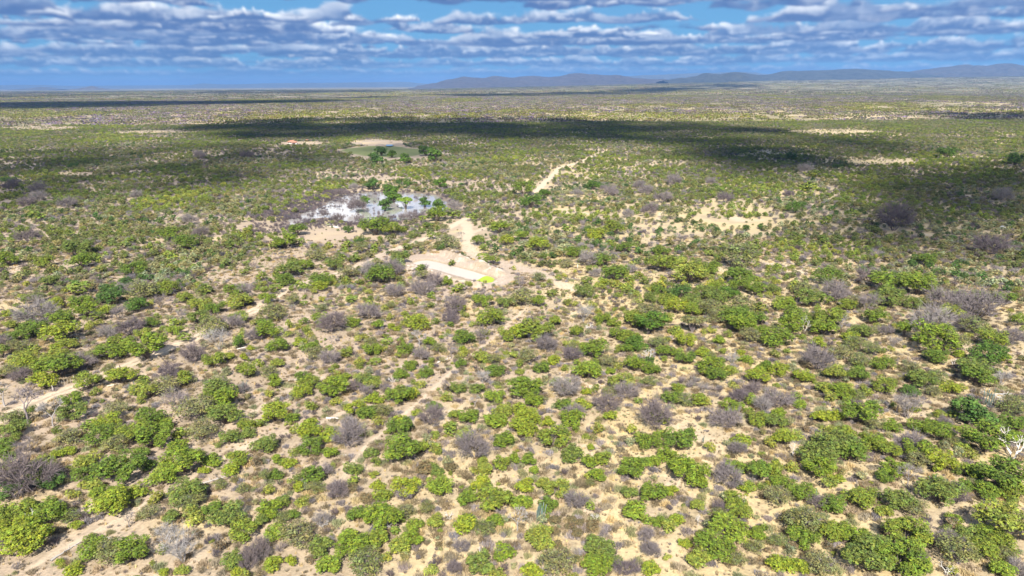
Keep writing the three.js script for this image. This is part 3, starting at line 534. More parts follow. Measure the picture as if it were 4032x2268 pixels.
// ---------------------------------------------------------------- plants read one by one from the photograph
// tile corner in the photograph; per kind: centre x, y, width, height of the crown in tenths of the enlarged tile
const survey = [
  { at: [0, 1134],
    green: [[62, 33, 20, 13], [82, 17, 18, 10], [87, 26, 19, 8], [98, 30, 13, 7], [80, 4, 18, 7], [168, 4, 20, 10], [187, 10, 14, 10], [206, 4, 16, 8], [216, 22, 16, 10], [200, 31, 18, 12], [177, 36, 12, 6], [187, 51, 13, 10], [152, 36, 14, 10], [36, 44, 20, 11], [22, 50, 18, 10], [4, 65, 10, 14], [33, 63, 12, 9], [122, 60, 20, 12], [112, 70, 22, 12], [148, 70, 34, 14], [216, 75, 20, 16], [62, 87, 32, 18], [90, 96, 22, 20], [145, 95, 13, 10], [186, 92, 14, 18], [73, 116, 18, 14], [75, 131, 22, 13], [221, 111, 28, 14], [222, 122, 30, 16], [228, 134, 28, 18], [152, 136, 24, 14], [165, 141, 16, 12], [90, 141, 14, 9], [250, 84, 18, 20], [248, 143, 16, 10], [237, 5, 18, 10], [24, 29, 14, 8]],
    dark: [[112, 14, 22, 9], [138, 19, 19, 11], [113, 5, 17, 8], [241, 55, 10, 16]],
    yellow: [[9, 25, 9, 9], [55, 17, 16, 10], [108, 23, 14, 9], [241, 17, 22, 11], [202, 19, 20, 12], [240, 33, 17, 9], [177, 44, 14, 10], [144, 48, 14, 9], [12, 38, 12, 8], [62, 52, 28, 12], [60, 62, 12, 8], [70, 60, 14, 7], [23, 78, 20, 10], [30, 84, 20, 12], [46, 98, 20, 14], [124, 91, 22, 18], [146, 108, 22, 16], [110, 142, 20, 8], [246, 70, 7, 10], [232, 69, 8, 9], [252, 61, 7, 6], [55, 77, 20, 9]],
    olive: [[18, 61, 14, 10], [94, 71, 14, 10], [8, 88, 16, 14], [111, 84, 10, 14], [168, 103, 24, 16], [15, 136, 18, 14], [218, 101, 20, 12], [198, 130, 30, 18], [118, 128, 20, 14], [145, 8, 26, 12], [36, 12, 16, 10], [215, 44, 26, 14]],
    grey: [[132, 42, 24, 16], [38, 34, 34, 14], [6, 53, 14, 10], [85, 79, 22, 14], [196, 68, 26, 20], [22, 92, 18, 12], [170, 88, 20, 14], [128, 3, 16, 8], [243, 103, 16, 14], [110, 48, 18, 12], [232, 38, 22, 12], [254, 46, 14, 18]],
    bareTree: [[221, 53, 26, 22], [6, 110, 14, 22], [28, 124, 22, 30], [53, 129, 16, 24], [180, 118, 28, 20], [162, 12, 16, 16], [182, 25, 12, 13], [250, 7, 20, 10], [120, 26, 16, 12], [38, 16, 12, 14]] },
  { at: [1008, 1134],
    green: [[20, 2, 14, 9], [12, 13, 16, 9], [49, 9, 6, 6], [48, 16, 8, 6], [96, 12, 12, 9], [116, 16, 12, 8], [156, 13, 9, 10], [176, 7, 10, 9], [204, 3, 14, 5], [220, 9, 7, 7], [176, 17, 9, 8], [9, 36, 14, 12], [12, 45, 24, 18], [34, 36, 8, 12], [49, 33, 10, 10], [66, 32, 17, 13], [98, 35, 16, 12], [123, 37, 12, 13], [181, 33, 9, 10], [150, 25, 8, 8], [196, 36, 9, 8], [236, 30, 28, 22], [228, 14, 20, 14], [250, 15, 16, 12], [210, 51, 22, 17], [253, 49, 14, 16], [175, 54, 13, 13], [132, 54, 12, 11], [117, 64, 18, 13], [120, 75, 12, 11], [150, 62, 16, 16], [22, 58, 20, 18], [56, 61, 18, 14], [90, 68, 14, 9], [20, 95, 12, 18], [4, 76, 10, 12], [47, 91, 14, 11], [76, 84, 7, 8], [155, 79, 14, 13], [171, 86, 14, 14], [146, 89, 15, 11], [206, 77, 12, 12], [241, 87, 20, 14], [53, 101, 20, 12], [79, 108, 28, 17], [110, 96, 20, 16], [144, 112, 26, 20], [113, 128, 18, 18], [57, 122, 11, 12], [23, 122, 13, 9], [37, 133, 14, 12], [3, 138, 10, 12], [203, 104, 16, 14], [223, 105, 16, 12], [179, 122, 16, 14], [199, 130, 12, 12], [214, 135, 20, 14], [196, 142, 14, 9], [245, 137, 16, 12]],
    yellow: [[66, 1, 16, 6], [205, 22, 14, 7], [136, 38, 8, 8], [141, 41, 8, 7], [163, 37, 24, 17], [209, 63, 8, 11], [45, 55, 14, 12], [22, 77, 13, 11], [74, 96, 12, 9], [89, 92, 12, 9], [227, 71, 16, 14], [252, 66, 7, 7], [46, 109, 18, 12], [117, 100, 18, 14], [158, 108, 14, 16], [120, 116, 18, 10], [100, 126, 20, 14], [20, 133, 26, 16], [240, 114, 20, 15], [249, 126, 20, 18], [162, 128, 10, 10], [145, 140, 20, 12], [240, 141, 20, 8], [55, 143, 16, 5]],
    olive: [[38, 13, 14, 12], [66, 20, 12, 11], [18, 28, 24, 16], [117, 55, 10, 6], [184, 61, 14, 12], [60, 70, 18, 10], [13, 86, 16, 12], [240, 74, 14, 12], [242, 99, 8, 8], [128, 127, 18, 16], [86, 17, 7, 6], [135, 18, 10, 8]],
    grey: [[168, 4, 24, 12], [140, 5, 22, 12], [200, 18, 26, 20], [76, 39, 32, 18], [114, 28, 26, 12], [196, 30, 20, 16], [75, 70, 22, 20], [176, 139, 28, 10], [94, 139, 18, 12], [4, 46, 14, 16], [104, 104, 18, 10], [167, 68, 18, 14]],
    bareTree: [[225, 46, 18, 20], [165, 52, 14, 18], [196, 64, 9, 16], [228, 92, 16, 14], [111, 108, 18, 14], [131, 104, 14, 10], [220, 117, 9, 12], [190, 103, 9, 18], [128, 43, 5, 10], [38, 20, 10, 10], [77, 53, 8, 10], [50, 3, 8, 8]] },
  { at: [2016, 1134],
    green: [[118, 5, 14, 9], [105, 8, 9, 7], [148, 4, 14, 10], [140, 11, 16, 12], [128, 15, 10, 6], [155, 13, 18, 14], [180, 17, 20, 12], [192, 8, 20, 12], [205, 5, 18, 10], [228, 2, 20, 9], [245, 5, 18, 10], [205, 15, 22, 10], [216, 25, 16, 12], [248, 23, 16, 8], [225, 35, 30, 14], [245, 34, 20, 12], [230, 43, 28, 12], [250, 44, 16, 14], [91, 31, 16, 13], [103, 35, 14, 12], [126, 36, 22, 12], [164, 45, 14, 9], [106, 48, 16, 10], [118, 52, 22, 14], [115, 62, 14, 10], [89, 53, 10, 9], [65, 43, 14, 14], [43, 33, 12, 14], [24, 49, 32, 16], [27, 13, 14, 14], [40, 6, 12, 10], [72, 6, 20, 12], [84, 9, 7, 6], [81, 65, 26, 18], [66, 76, 9, 10], [30, 82, 16, 15], [13, 68, 12, 9], [123, 77, 18, 20], [140, 84, 18, 12], [155, 65, 18, 15], [174, 72, 19, 15], [200, 83, 26, 16], [205, 89, 20, 14], [255, 78, 10, 14], [130, 96, 7, 7], [84, 102, 10, 11], [14, 108, 34, 20], [22, 118, 18, 14], [52, 120, 16, 14], [60, 138, 24, 14], [127, 115, 9, 9], [167, 103, 14, 10], [160, 113, 18, 14], [188, 114, 14, 18], [222, 124, 20, 12], [238, 124, 9, 6], [247, 135, 20, 14]],
    dark: [[168, 7, 22, 14], [218, 11, 20, 10], [140, 40, 30, 18], [124, 60, 22, 13], [138, 74, 10, 10]],
    yellow: [[165, 21, 22, 14], [182, 24, 18, 12], [121, 30, 18, 12], [155, 32, 14, 9], [174, 56, 20, 12], [5, 45, 14, 20], [73, 60, 12, 8], [77, 84, 28, 24], [42, 73, 15, 14], [8, 86, 10, 8], [99, 85, 10, 9], [191, 66, 14, 11], [230, 65, 9, 8], [212, 64, 6, 8], [235, 72, 12, 10], [208, 53, 12, 12], [218, 84, 14, 11], [249, 82, 12, 10], [247, 94, 20, 8], [109, 98, 24, 18], [75, 106, 10, 9], [43, 98, 12, 9], [8, 124, 18, 18], [70, 119, 18, 16], [36, 137, 12, 14], [15, 141, 24, 9], [143, 130, 14, 14], [153, 134, 12, 14], [98, 133, 14, 8], [240, 112, 14, 16]],
    olive: [[200, 24, 24, 16], [230, 23, 24, 14], [205, 33, 16, 10], [240, 52, 20, 12], [138, 31, 24, 8], [10, 12, 26, 16], [60, 61, 12, 9], [15, 75, 20, 10], [97, 75, 16, 16], [147, 58, 18, 14], [200, 69, 10, 8], [97, 107, 14, 12], [137, 96, 14, 10], [173, 115, 18, 14]],
    umbrella: [[182, 39, 20, 14]],
    grey: [[36, 60, 26, 16], [60, 70, 22, 14], [54, 107, 32, 18], [62, 128, 24, 20], [95, 123, 30, 17], [115, 109, 26, 16], [240, 104, 20, 14], [228, 112, 22, 14], [145, 134, 40, 24], [215, 137, 30, 20], [252, 116, 20, 24], [155, 104, 8, 10]],
    bareTree: [[72, 24, 20, 22], [221, 71, 14, 16], [192, 102, 12, 10]] },
  { at: [3024, 1134],
    green: [[5, 3, 14, 10], [58, 14, 14, 9], [42, 15, 24, 12], [80, 17, 16, 14], [120, 15, 26, 14], [145, 18, 16, 10], [193, 9, 14, 8], [226, 10, 14, 12], [240, 12, 14, 10], [120, 3, 30, 10], [150, 4, 30, 10], [252, 33, 14, 12], [136, 42, 12, 18], [107, 32, 20, 12], [27, 30, 22, 13], [48, 32, 16, 12], [60, 31, 26, 20], [25, 42, 26, 12], [55, 43, 24, 16], [8, 55, 28, 16], [92, 44, 18, 14], [91, 78, 10, 9], [114, 78, 18, 13], [114, 64, 8, 6], [167, 58, 36, 20], [168, 72, 20, 12], [225, 54, 24, 18], [206, 85, 26, 18], [210, 93, 24, 14], [90, 91, 20, 10], [75, 104, 20, 18], [98, 103, 12, 11], [117, 101, 20, 12], [155, 96, 22, 14], [92, 131, 32, 18], [10, 127, 12, 14], [5, 138, 20, 12], [28, 110, 12, 8], [186, 127, 10, 8], [245, 140, 20, 12], [125, 140, 16, 12], [150, 141, 16, 10], [162, 139, 14, 10]],
    dark: [[220, 70, 26, 18], [143, 105, 16, 12]],
    tree: [[203, 126, 28, 22]],
    yellow: [[185, 29, 20, 10], [213, 9, 12, 8], [82, 51, 14, 8], [50, 58, 14, 6], [235, 70, 12, 10], [192, 67, 10, 8], [67, 87, 20, 14], [35, 92, 18, 9], [10, 86, 18, 8], [9, 97, 7, 6], [57, 102, 16, 11], [182, 101, 16, 13], [67, 127, 16, 14], [52, 131, 16, 10], [32, 117, 12, 10], [173, 126, 10, 10], [190, 142, 7, 8], [15, 20, 20, 10]],
    olive: [[35, 6, 20, 8], [88, 16, 16, 12], [160, 15, 16, 12], [172, 8, 14, 8], [206, 42, 20, 14], [102, 46, 14, 10], [72, 68, 20, 14], [86, 60, 18, 10], [90, 72, 16, 20], [104, 64, 16, 12], [190, 58, 20, 14], [145, 82, 16, 14], [88, 110, 14, 8], [165, 104, 14, 12], [170, 92, 16, 10], [245, 123, 20, 12], [105, 136, 14, 14]],
    grey: [[68, 8, 28, 18], [182, 19, 34, 16], [210, 26, 40, 20], [196, 39, 22, 14], [160, 42, 40, 26], [117, 43, 14, 12], [63, 56, 8, 8], [50, 74, 34, 24], [240, 52, 24, 18], [10, 115, 26, 18], [178, 135, 14, 12], [88, 118, 12, 6]],
    bareTree: [[99, 17, 22, 18], [74, 34, 14, 12], [125, 56, 14, 10], [235, 90, 16, 16], [140, 120, 26, 22], [130, 116, 14, 16]] },
  { at: [0, 1701],
    green: [[16, 4, 20, 9], [5, 15, 14, 12], [7, 24, 14, 12], [45, 30, 13, 9], [103, 8, 24, 18], [135, 8, 26, 14], [157, 11, 30, 20], [181, 16, 18, 18], [181, 6, 16, 8], [232, 8, 18, 16], [250, 4, 14, 12], [142, 26, 16, 12], [150, 35, 14, 12], [90, 46, 22, 18], [125, 44, 34, 24], [186, 36, 34, 24], [240, 28, 20, 18], [50, 84, 30, 30], [15, 88, 30, 24], [5, 98, 12, 18], [104, 65, 18, 14], [119, 62, 16, 14], [189, 63, 30, 26], [214, 78, 16, 16], [172, 88, 14, 12], [96, 118, 24, 22], [133, 122, 28, 28], [230, 92, 30, 20], [245, 103, 24, 20], [236, 131, 20, 22]],
    dark: [[53, 53, 20, 18], [9, 60, 22, 22], [32, 77, 16, 14]],
    yellow: [[17, 41, 13, 12], [37, 36, 14, 10], [57, 24, 9, 10], [70, 23, 12, 8], [86, 35, 18, 12], [168, 36, 14, 14], [164, 49, 24, 18], [233, 41, 16, 13], [214, 33, 18, 10], [206, 41, 10, 8], [20, 101, 24, 18], [30, 115, 36, 24], [42, 50, 20, 8], [137, 62, 18, 16], [112, 80, 32, 18], [77, 96, 10, 7], [240, 143, 12, 6], [74, 141, 14, 10], [61, 131, 7, 8], [165, 143, 9, 5], [184, 143, 12, 6]],
    olive: [[72, 8, 20, 16], [118, 17, 22, 16], [205, 5, 26, 16], [204, 28, 12, 8], [200, 69, 16, 16], [190, 77, 20, 12], [150, 84, 16, 14], [112, 122, 24, 26], [245, 58, 12, 14], [222, 56, 12, 10], [68, 88, 16, 14]],
    grey: [[105, 46, 12, 12], [32, 60, 50, 22], [250, 128, 20, 30]],
    bareTree: [[26, 18, 22, 22], [171, 102, 22, 22], [131, 90, 10, 12], [184, 118, 34, 32], [86, 84, 9, 11]] },
  { at: [1008, 1701],
    green: [[56, 19, 22, 17], [75, 24, 15, 11], [10, 17, 24, 18], [20, 44, 14, 15], [58, 45, 20, 22], [116, 22, 14, 14], [148, 24, 36, 26], [168, 16, 14, 16], [145, 4, 24, 9], [196, 3, 16, 8], [250, 13, 20, 12], [247, 32, 16, 18], [182, 42, 14, 10], [184, 21, 8, 9], [99, 42, 18, 10], [98, 52, 14, 10], [128, 67, 18, 12], [14, 80, 22, 22], [27, 71, 14, 12], [38, 84, 12, 14], [5, 90, 12, 16], [43, 71, 8, 9], [100, 84, 16, 18], [128, 97, 34, 14], [160, 95, 16, 10], [121, 109, 22, 20], [158, 106, 20, 20], [140, 100, 12, 10], [98, 119, 30, 26], [65, 118, 22, 18], [240, 70, 32, 26], [240, 89, 16, 14], [212, 67, 18, 16], [255, 64, 10, 14], [250, 119, 20, 22], [226, 134, 26, 20]],
    yellow: [[54, 5, 22, 13], [74, 7, 18, 14], [103, 6, 10, 7], [34, 33, 14, 13], [21, 29, 8, 12], [210, 8, 18, 12], [228, 30, 12, 14], [231, 40, 16, 10], [185, 57, 25, 22], [119, 44, 9, 9], [123, 55, 14, 12], [152, 60, 26, 18], [44, 57, 10, 14], [115, 88, 14, 12], [145, 113, 20, 20], [93, 110, 18, 10], [22, 102, 22, 20], [17, 132, 18, 18], [36, 130, 10, 14], [74, 142, 22, 8], [180, 90, 16, 16], [212, 91, 22, 22], [228, 53, 18, 22]],
    olive: [[10, 46, 10, 16], [61, 60, 16, 12], [28, 88, 14, 14], [150, 80, 18, 18], [42, 106, 28, 26], [110, 137, 30, 22], [172, 77, 14, 12], [230, 99, 18, 12]],
    grey: [[93, 13, 34, 18], [68, 40, 20, 20], [220, 22, 38, 24], [150, 68, 18, 10], [82, 65, 24, 14], [66, 88, 18, 18], [5, 118, 20, 30], [207, 117, 18, 12], [200, 138, 18, 12]],
    bareTree: [[125, 15, 5, 14], [247, 118, 16, 14]],
    tuft: [[184, 112, 8, 8], [170, 40, 18, 10], [196, 38, 12, 8], [98, 58, 10, 8], [112, 70, 14, 10]] },
  { at: [2016, 1701],
    green: [[42, 10, 30, 22], [3, 26, 10, 20], [17, 28, 15, 15], [60, 24, 22, 20], [77, 31, 14, 18], [90, 28, 18, 16], [85, 46, 18, 12], [17, 49, 9, 9], [36, 73, 18, 18], [79, 75, 9, 13], [88, 120, 28, 20], [85, 136, 28, 20], [103, 130, 16, 12], [128, 9, 14, 8], [138, 13, 22, 18], [150, 5, 14, 9], [168, 12, 30, 24], [128, 34, 18, 14], [120, 42, 26, 18], [155, 24, 18, 18], [170, 38, 22, 14], [178, 47, 34, 20], [190, 50, 14, 18], [118, 62, 16, 14], [142, 64, 26, 20], [228, 80, 24, 20], [222, 66, 16, 14], [225, 38, 20, 14], [248, 40, 20, 26], [135, 89, 12, 10], [147, 90, 14, 14], [204, 118, 32, 26], [246, 104, 16, 10], [253, 94, 8, 12]],
    yellow: [[12, 5, 24, 9], [75, 6, 9, 9], [22, 39, 9, 11], [79, 16, 8, 9], [31, 53, 14, 11], [12, 56, 18, 14], [45, 62, 24, 14], [10, 70, 20, 18], [28, 108, 28, 23], [20, 143, 20, 8], [142, 30, 14, 16], [160, 59, 12, 13], [123, 78, 24, 22], [187, 75, 14, 12], [230, 13, 20, 12], [235, 57, 16, 10], [165, 89, 14, 12], [174, 112, 12, 10], [218, 103, 32, 20], [187, 131, 22, 14], [140, 143, 18, 6]],
    olive: [[78, 52, 10, 9], [80, 107, 10, 10], [45, 135, 30, 20], [210, 84, 16, 14], [244, 115, 16, 14], [225, 130, 18, 12]],
    grey: [[64, 70, 26, 22], [115, 138, 24, 18], [210, 77, 18, 16], [217, 48, 30, 24], [226, 21, 20, 10], [134, 103, 18, 18], [140, 116, 22, 24]],
    bareTree: [[5, 88, 18, 22], [92, 102, 12, 12]],
    tuft: [[65, 102, 11, 8], [56, 95, 7, 5], [81, 95, 14, 8], [43, 90, 12, 7], [60, 90, 10, 6], [45, 112, 10, 8], [68, 92, 9, 5], [43, 98, 10, 10]] },
  { at: [3024, 1701],
    green: [[48, 24, 30, 30], [66, 18, 34, 20], [50, 38, 26, 22], [80, 22, 30, 22], [77, 3, 18, 9], [96, 16, 14, 10], [5, 40, 14, 24], [107, 12, 20, 14], [120, 20, 20, 14], [150, 22, 24, 16], [126, 38, 20, 16], [117, 45, 15, 14], [172, 6, 22, 10], [195, 16, 12, 11], [218, 17, 36, 18], [250, 6, 14, 14], [234, 50, 36, 26], [221, 62, 20, 14], [245, 60, 18, 20], [200, 55, 14, 11], [170, 64, 32, 22], [92, 67, 26, 22], [130, 73, 26, 16], [64, 76, 22, 12], [33, 65, 24, 14], [12, 54, 18, 10], [63, 100, 26, 20], [84, 102, 24, 24], [35, 110, 26, 14], [138, 107, 34, 22], [187, 88, 14, 12], [202, 103, 20, 20], [215, 120, 24, 18], [222, 105, 20, 16], [232, 112, 20, 12], [100, 132, 40, 26], [130, 135, 40, 22], [115, 122, 24, 12], [150, 138, 20, 14]],
    yellow: [[15, 8, 20, 15], [68, 48, 14, 12], [173, 31, 22, 24], [205, 41, 18, 14], [117, 79, 14, 11], [26, 83, 14, 14], [136, 91, 14, 12], [152, 103, 14, 16], [238, 97, 40, 26], [10, 131, 18, 14], [29, 132, 20, 20], [236, 140, 18, 16]],
    olive: [[150, 33, 18, 10], [184, 10, 12, 8], [147, 79, 20, 14], [10, 66, 24, 22], [35, 95, 32, 20], [10, 110, 16, 12], [52, 138, 26, 16], [190, 128, 30, 16], [238, 125, 14, 10]],
    grey: [[140, 15, 26, 16], [190, 64, 20, 18], [50, 68, 18, 20], [178, 108, 22, 18], [250, 133, 16, 20]],
    bareTree: [[142, 46, 20, 22]] },
  { at: [1008, 567],
    green: [[42, 88, 18, 10], [30, 102, 22, 8], [20, 100, 14, 10], [120, 88, 28, 10], [138, 88, 20, 10], [149, 86, 8, 9], [172, 82, 10, 8], [183, 75, 22, 9], [168, 76, 10, 6], [200, 73, 14, 8], [218, 75, 13, 9], [119, 104, 10, 12], [92, 100, 12, 10], [152, 103, 12, 9], [181, 104, 7, 7], [177, 92, 12, 10], [86, 114, 12, 8], [79, 121, 18, 12], [98, 116, 12, 7], [37, 117, 12, 10], [50, 121, 16, 12], [20, 129, 9, 9], [30, 138, 18, 12], [34, 127, 22, 14], [6, 132, 10, 12], [59, 131, 8, 9], [65, 141, 20, 9], [125, 136, 28, 12], [145, 116, 18, 12], [192, 138, 12, 12], [228, 115, 14, 10], [238, 117, 14, 11], [197, 118, 9, 8], [223, 97, 13, 12], [230, 104, 10, 10], [240, 95, 9, 8]],
    dark: [[93, 86, 10, 7], [104, 97, 9, 7], [153, 41, 9, 6]],
    yellow: [[245, 85, 20, 14], [252, 97, 14, 14]],
    olive: [[105, 104, 16, 12], [165, 102, 10, 8], [193, 101, 22, 16], [190, 84, 9, 8], [62, 113, 20, 10], [92, 131, 18, 10], [168, 133, 14, 10]],
    grey: [[117, 130, 28, 16], [140, 126, 24, 16], [180, 140, 22, 12], [102, 64, 22, 12], [70, 69, 9, 10], [157, 72, 14, 11], [148, 72, 9, 10], [200, 63, 16, 10], [83, 75, 14, 9], [104, 73, 10, 9], [124, 73, 9, 8], [137, 73, 8, 6], [176, 69, 8, 6], [86, 49, 12, 9], [98, 44, 11, 7], [166, 73, 10, 8]],
    bareTree: [[207, 94, 8, 12]],
    tree: [[108, 57, 13, 12], [130, 60, 12, 14], [170, 59, 12, 8], [184, 61, 11, 14], [117, 41, 14, 12], [186, 40, 11, 12], [126, 8, 11, 8], [121, 16, 14, 9], [137, 10, 8, 8], [150, 14, 11, 11], [171, 8, 12, 8], [180, 11, 12, 14], [139, 54, 14, 10], [136, 47, 12, 16]],
    lime: [[150, 59, 14, 13]] },
  { at: [2016, 567],
    green: [[32, 114, 11, 8], [62, 110, 18, 12], [72, 106, 10, 8], [90, 117, 18, 16], [100, 101, 12, 9], [113, 105, 16, 12], [125, 103, 8, 9], [103, 87, 22, 14], [28, 91, 12, 7], [58, 88, 14, 8], [150, 110, 16, 10], [212, 105, 11, 8], [230, 110, 14, 8], [135, 119, 7, 10], [152, 125, 26, 14], [200, 126, 18, 16], [80, 127, 13, 9], [103, 131, 24, 18], [117, 138, 14, 8], [133, 138, 11, 12], [128, 132, 10, 8], [230, 141, 26, 10], [75, 139, 14, 10], [47, 135, 9, 7], [44, 128, 6, 5], [12, 48, 22, 10]],
    dark: [[78, 89, 12, 7], [18, 62, 22, 9], [82, 42, 14, 9], [33, 49, 12, 9]],
    yellow: [[84, 95, 20, 10], [26, 101, 22, 18], [10, 93, 14, 10], [178, 138, 34, 14], [190, 134, 14, 8], [93, 141, 12, 8]],
    olive: [[228, 122, 34, 16], [27, 135, 14, 9], [55, 120, 14, 12], [159, 72, 18, 10]],
    grey: [[77, 118, 24, 14], [83, 132, 14, 8], [120, 127, 14, 10], [117, 71, 14, 9], [137, 68, 20, 13], [151, 56, 18, 9], [134, 48, 16, 9], [127, 42, 14, 9], [100, 50, 16, 7], [215, 53, 16, 13], [67, 50, 12, 7], [92, 44, 9, 6], [200, 38, 12, 8], [163, 39, 18, 7]],
    bareTree: [[228, 91, 10, 8], [170, 98, 12, 10], [9, 140, 14, 12]] },
  { at: [0, 567],
    dark: [[10, 38, 11, 8], [74, 23, 8, 5]],
    grey: [[68, 62, 16, 10], [192, 78, 16, 10], [202, 92, 18, 10], [28, 97, 18, 10], [11, 44, 15, 8], [39, 47, 16, 8], [137, 53, 12, 7], [40, 56, 15, 8], [28, 62, 15, 8], [202, 13, 13, 6], [249, 12, 12, 6]],
    green: [[36, 74, 14, 9], [80, 110, 22, 10], [82, 119, 20, 14], [45, 121, 16, 10], [170, 93, 18, 9], [188, 100, 22, 14], [170, 113, 14, 10], [232, 103, 14, 7], [174, 124, 12, 8], [135, 129, 20, 10], [245, 128, 9, 7], [195, 122, 6, 7], [51, 138, 14, 11], [9, 120, 18, 10]] },
  { at: [3024, 567],
    grey: [[126, 80, 36, 18], [224, 103, 26, 20], [38, 26, 15, 9], [235, 57, 18, 6], [102, 138, 26, 14], [20, 50, 12, 8]],
    green: [[58, 77, 14, 10], [84, 70, 12, 8], [26, 80, 9, 6], [112, 71, 12, 6], [46, 33, 14, 7], [32, 101, 12, 7], [158, 119, 18, 8], [40, 45, 16, 8], [58, 138, 24, 11], [222, 76, 9, 6]],
    dark: [[27, 64, 16, 11], [23, 13, 9, 9], [179, 12, 15, 6], [248, 16, 14, 12], [69, 23, 8, 5]] },
];

// ---------------------------------------------------------------- clouds above and behind the camera that shade parts of the plain
function cloudOver(outline, radius, count, seed, label) {
  const r = rng(seed), poly = source(outline), b = boxOf(poly, 0), puffs = [], high = 1500, back = high / SUN.y;
  let tries = 0;
  while (puffs.length < count && tries++ < 6000) {
    const x = mix(b[0], b[1], r()), z = mix(b[2], b[3], r()), d = toEdge(poly, x, z);
    if (d > -radius * 0.25) continue;
    const s = Math.min(radius * (0.55 + 0.8 * r()), Math.max(radius * 0.4, -d * 1.2));
    const g = new THREE.IcosahedronGeometry(1, 3), p = g.attributes.position, o = r() * 50;
    for (let i = 0; i < p.count; i++) {
      const X = p.getX(i), Y = p.getY(i), Z = p.getZ(i), k = 1 + 0.28 * noise3(X * 1.7 + o, Y * 1.7, Z * 1.7) + 0.16 * noise3(X * 4 + o, Y * 4, Z * 4);
      p.setXYZ(i, X * k * s, Math.max(Y * k, -0.25) * s * 0.62, Z * k * s);
    }
    g.translate(x + SUN.x * back, high + r() * radius * 0.4, z + SUN.z * back);
    puffs.push(g);
  }
  const g = mergeGeometries(puffs); g.computeVertexNormals();
  tag(mesh('cloud', g, cloudWhite), label, 'cloud', 'cumulus clouds overhead', 'structure');
}
const cloudWhite = matte(rgb(0.86, 0.87, 0.88), { transparent: true, opacity: 0.33 });   // vapour lets some of the sun through
cloudOver([[640, 512], [900, 478], [1300, 462], [1800, 466], [2300, 470], [2700, 486], [3100, 515], [3550, 545], [3700, 600], [3450, 680], [3200, 735], [2950, 715], [2650, 640], [2400, 570], [2250, 552], [1900, 556], [1500, 548], [1100, 556], [900, 556]], 72, 200, 1, 'broad cumulus cloud shading the dark band across the plain');
cloudOver([[3180, 720], [3450, 690], [3800, 640], [4300, 640], [4300, 1000], [3800, 1010], [3350, 985], [3120, 930], [3250, 850], [3420, 800]], 28, 85, 2, 'cumulus cloud shading the scrub at the right edge');
cloudOver([[-300, 600], [400, 585], [900, 570], [1300, 590], [1380, 640], [1150, 700], [850, 740], [500, 770], [200, 830], [-300, 880]], 28, 120, 3, 'ragged cumulus cloud half shading the scrub on the left');
cloudOver([[1250, 556], [2250, 556], [2300, 596], [1900, 622], [1500, 632], [1330, 622]], 30, 26, 4, 'thin cumulus cloud over the distant farm');
cloudOver([[-400, 408], [600, 399], [1300, 392], [1400, 402], [900, 416], [300, 429], [-400, 440]], 260, 60, 5, 'far cumulus cloud shading a strip of plain on the left');
cloudOver([[1250, 381], [1800, 371], [2300, 361], [2900, 346], [3050, 352], [2400, 374], [1900, 386], [1400, 392]], 330, 60, 6, 'far cumulus cloud shading a strip below the horizon hills');
cloudOver([[-400, 366], [500, 361], [1300, 354], [1700, 352], [1500, 366], [700, 378], [-400, 388]], 420, 50, 7, 'farthest cumulus cloud shading the plain at the left horizon');
cloudOver([[3550, 448], [4300, 436], [4300, 500], [3800, 478]], 90, 22, 8, 'small cumulus cloud shading trees at the far right');

// ---------------------------------------------------------------- the surveyed plants
const KIND = {
  green: { name: 'green_shrub', what: 'green shrub', many: 'leafy green shrubs on the dry plain', leaf: LEAF.green, bark: BARK.brown, pick: (w, k) => (w > 6.5 ? 'big' : k > 0.75 ? 'tall' : w > 4.4 ? 'wide' : 'dome') },
  dark: { name: 'dark_green_shrub', what: 'dark green shrub', many: 'dark green shrubs on the dry plain', leaf: LEAF.dark, bark: BARK.brown, pick: (w) => (w > 6 ? 'big' : 'wide') },
  yellow: { name: 'yellow_green_shrub', what: 'yellow-green shrub', many: 'yellow-green shrubs on the dry plain', leaf: LEAF.yellow, bark: BARK.brown, pick: (w, k) => (w > 6.5 ? 'big' : k > 0.8 ? 'tall' : 'dome') },
  olive: { name: 'thin_olive_shrub', what: 'thin olive shrub', many: 'half bare olive shrubs', leaf: LEAF.olive, bark: BARK.grey, pick: () => 'loose' },
  grey: { name: 'leafless_shrub', what: 'leafless grey shrub', many: 'leafless grey shrubs', bark: [...BARK.grey, ...BARK.plum], pick: (w) => (w > 5 ? 'bare_thick' : 'bare_dome') },
  bareTree: { name: 'leafless_tree', what: 'leafless grey tree', many: 'leafless trees', bark: [BARK.pale[1], ...BARK.grey], pick: (w, k) => (k > 0.9 ? 'bare_tree' : 'bare_spray'), tree: true },
  tuft: { name: 'brown_bush', what: 'small brown bush', many: 'dry brown bushes on the straw grass', leaf: leafy([[0.155, 0.125, 0.055], [0.18, 0.135, 0.06]]), bark: BARK.brown, pick: () => 'dome' },
  tree: { name: 'tree', what: 'dark green tree', many: 'trees round the lake and the farm', leaf: LEAF.dark, bark: BARK.brown, pick: () => 'tree', tree: true },
  lime: { name: 'tree', what: 'lime green tree', many: 'trees round the lake and the farm', leaf: LEAF.lime, bark: BARK.brown, pick: () => 'umbrella', tree: true },
  umbrella: { name: 'tree', what: 'olive umbrella-shaped tree', many: 'trees on the dry plain', leaf: LEAF.olive, bark: BARK.grey, pick: () => 'umbrella', tree: true },
};
const plants = [];
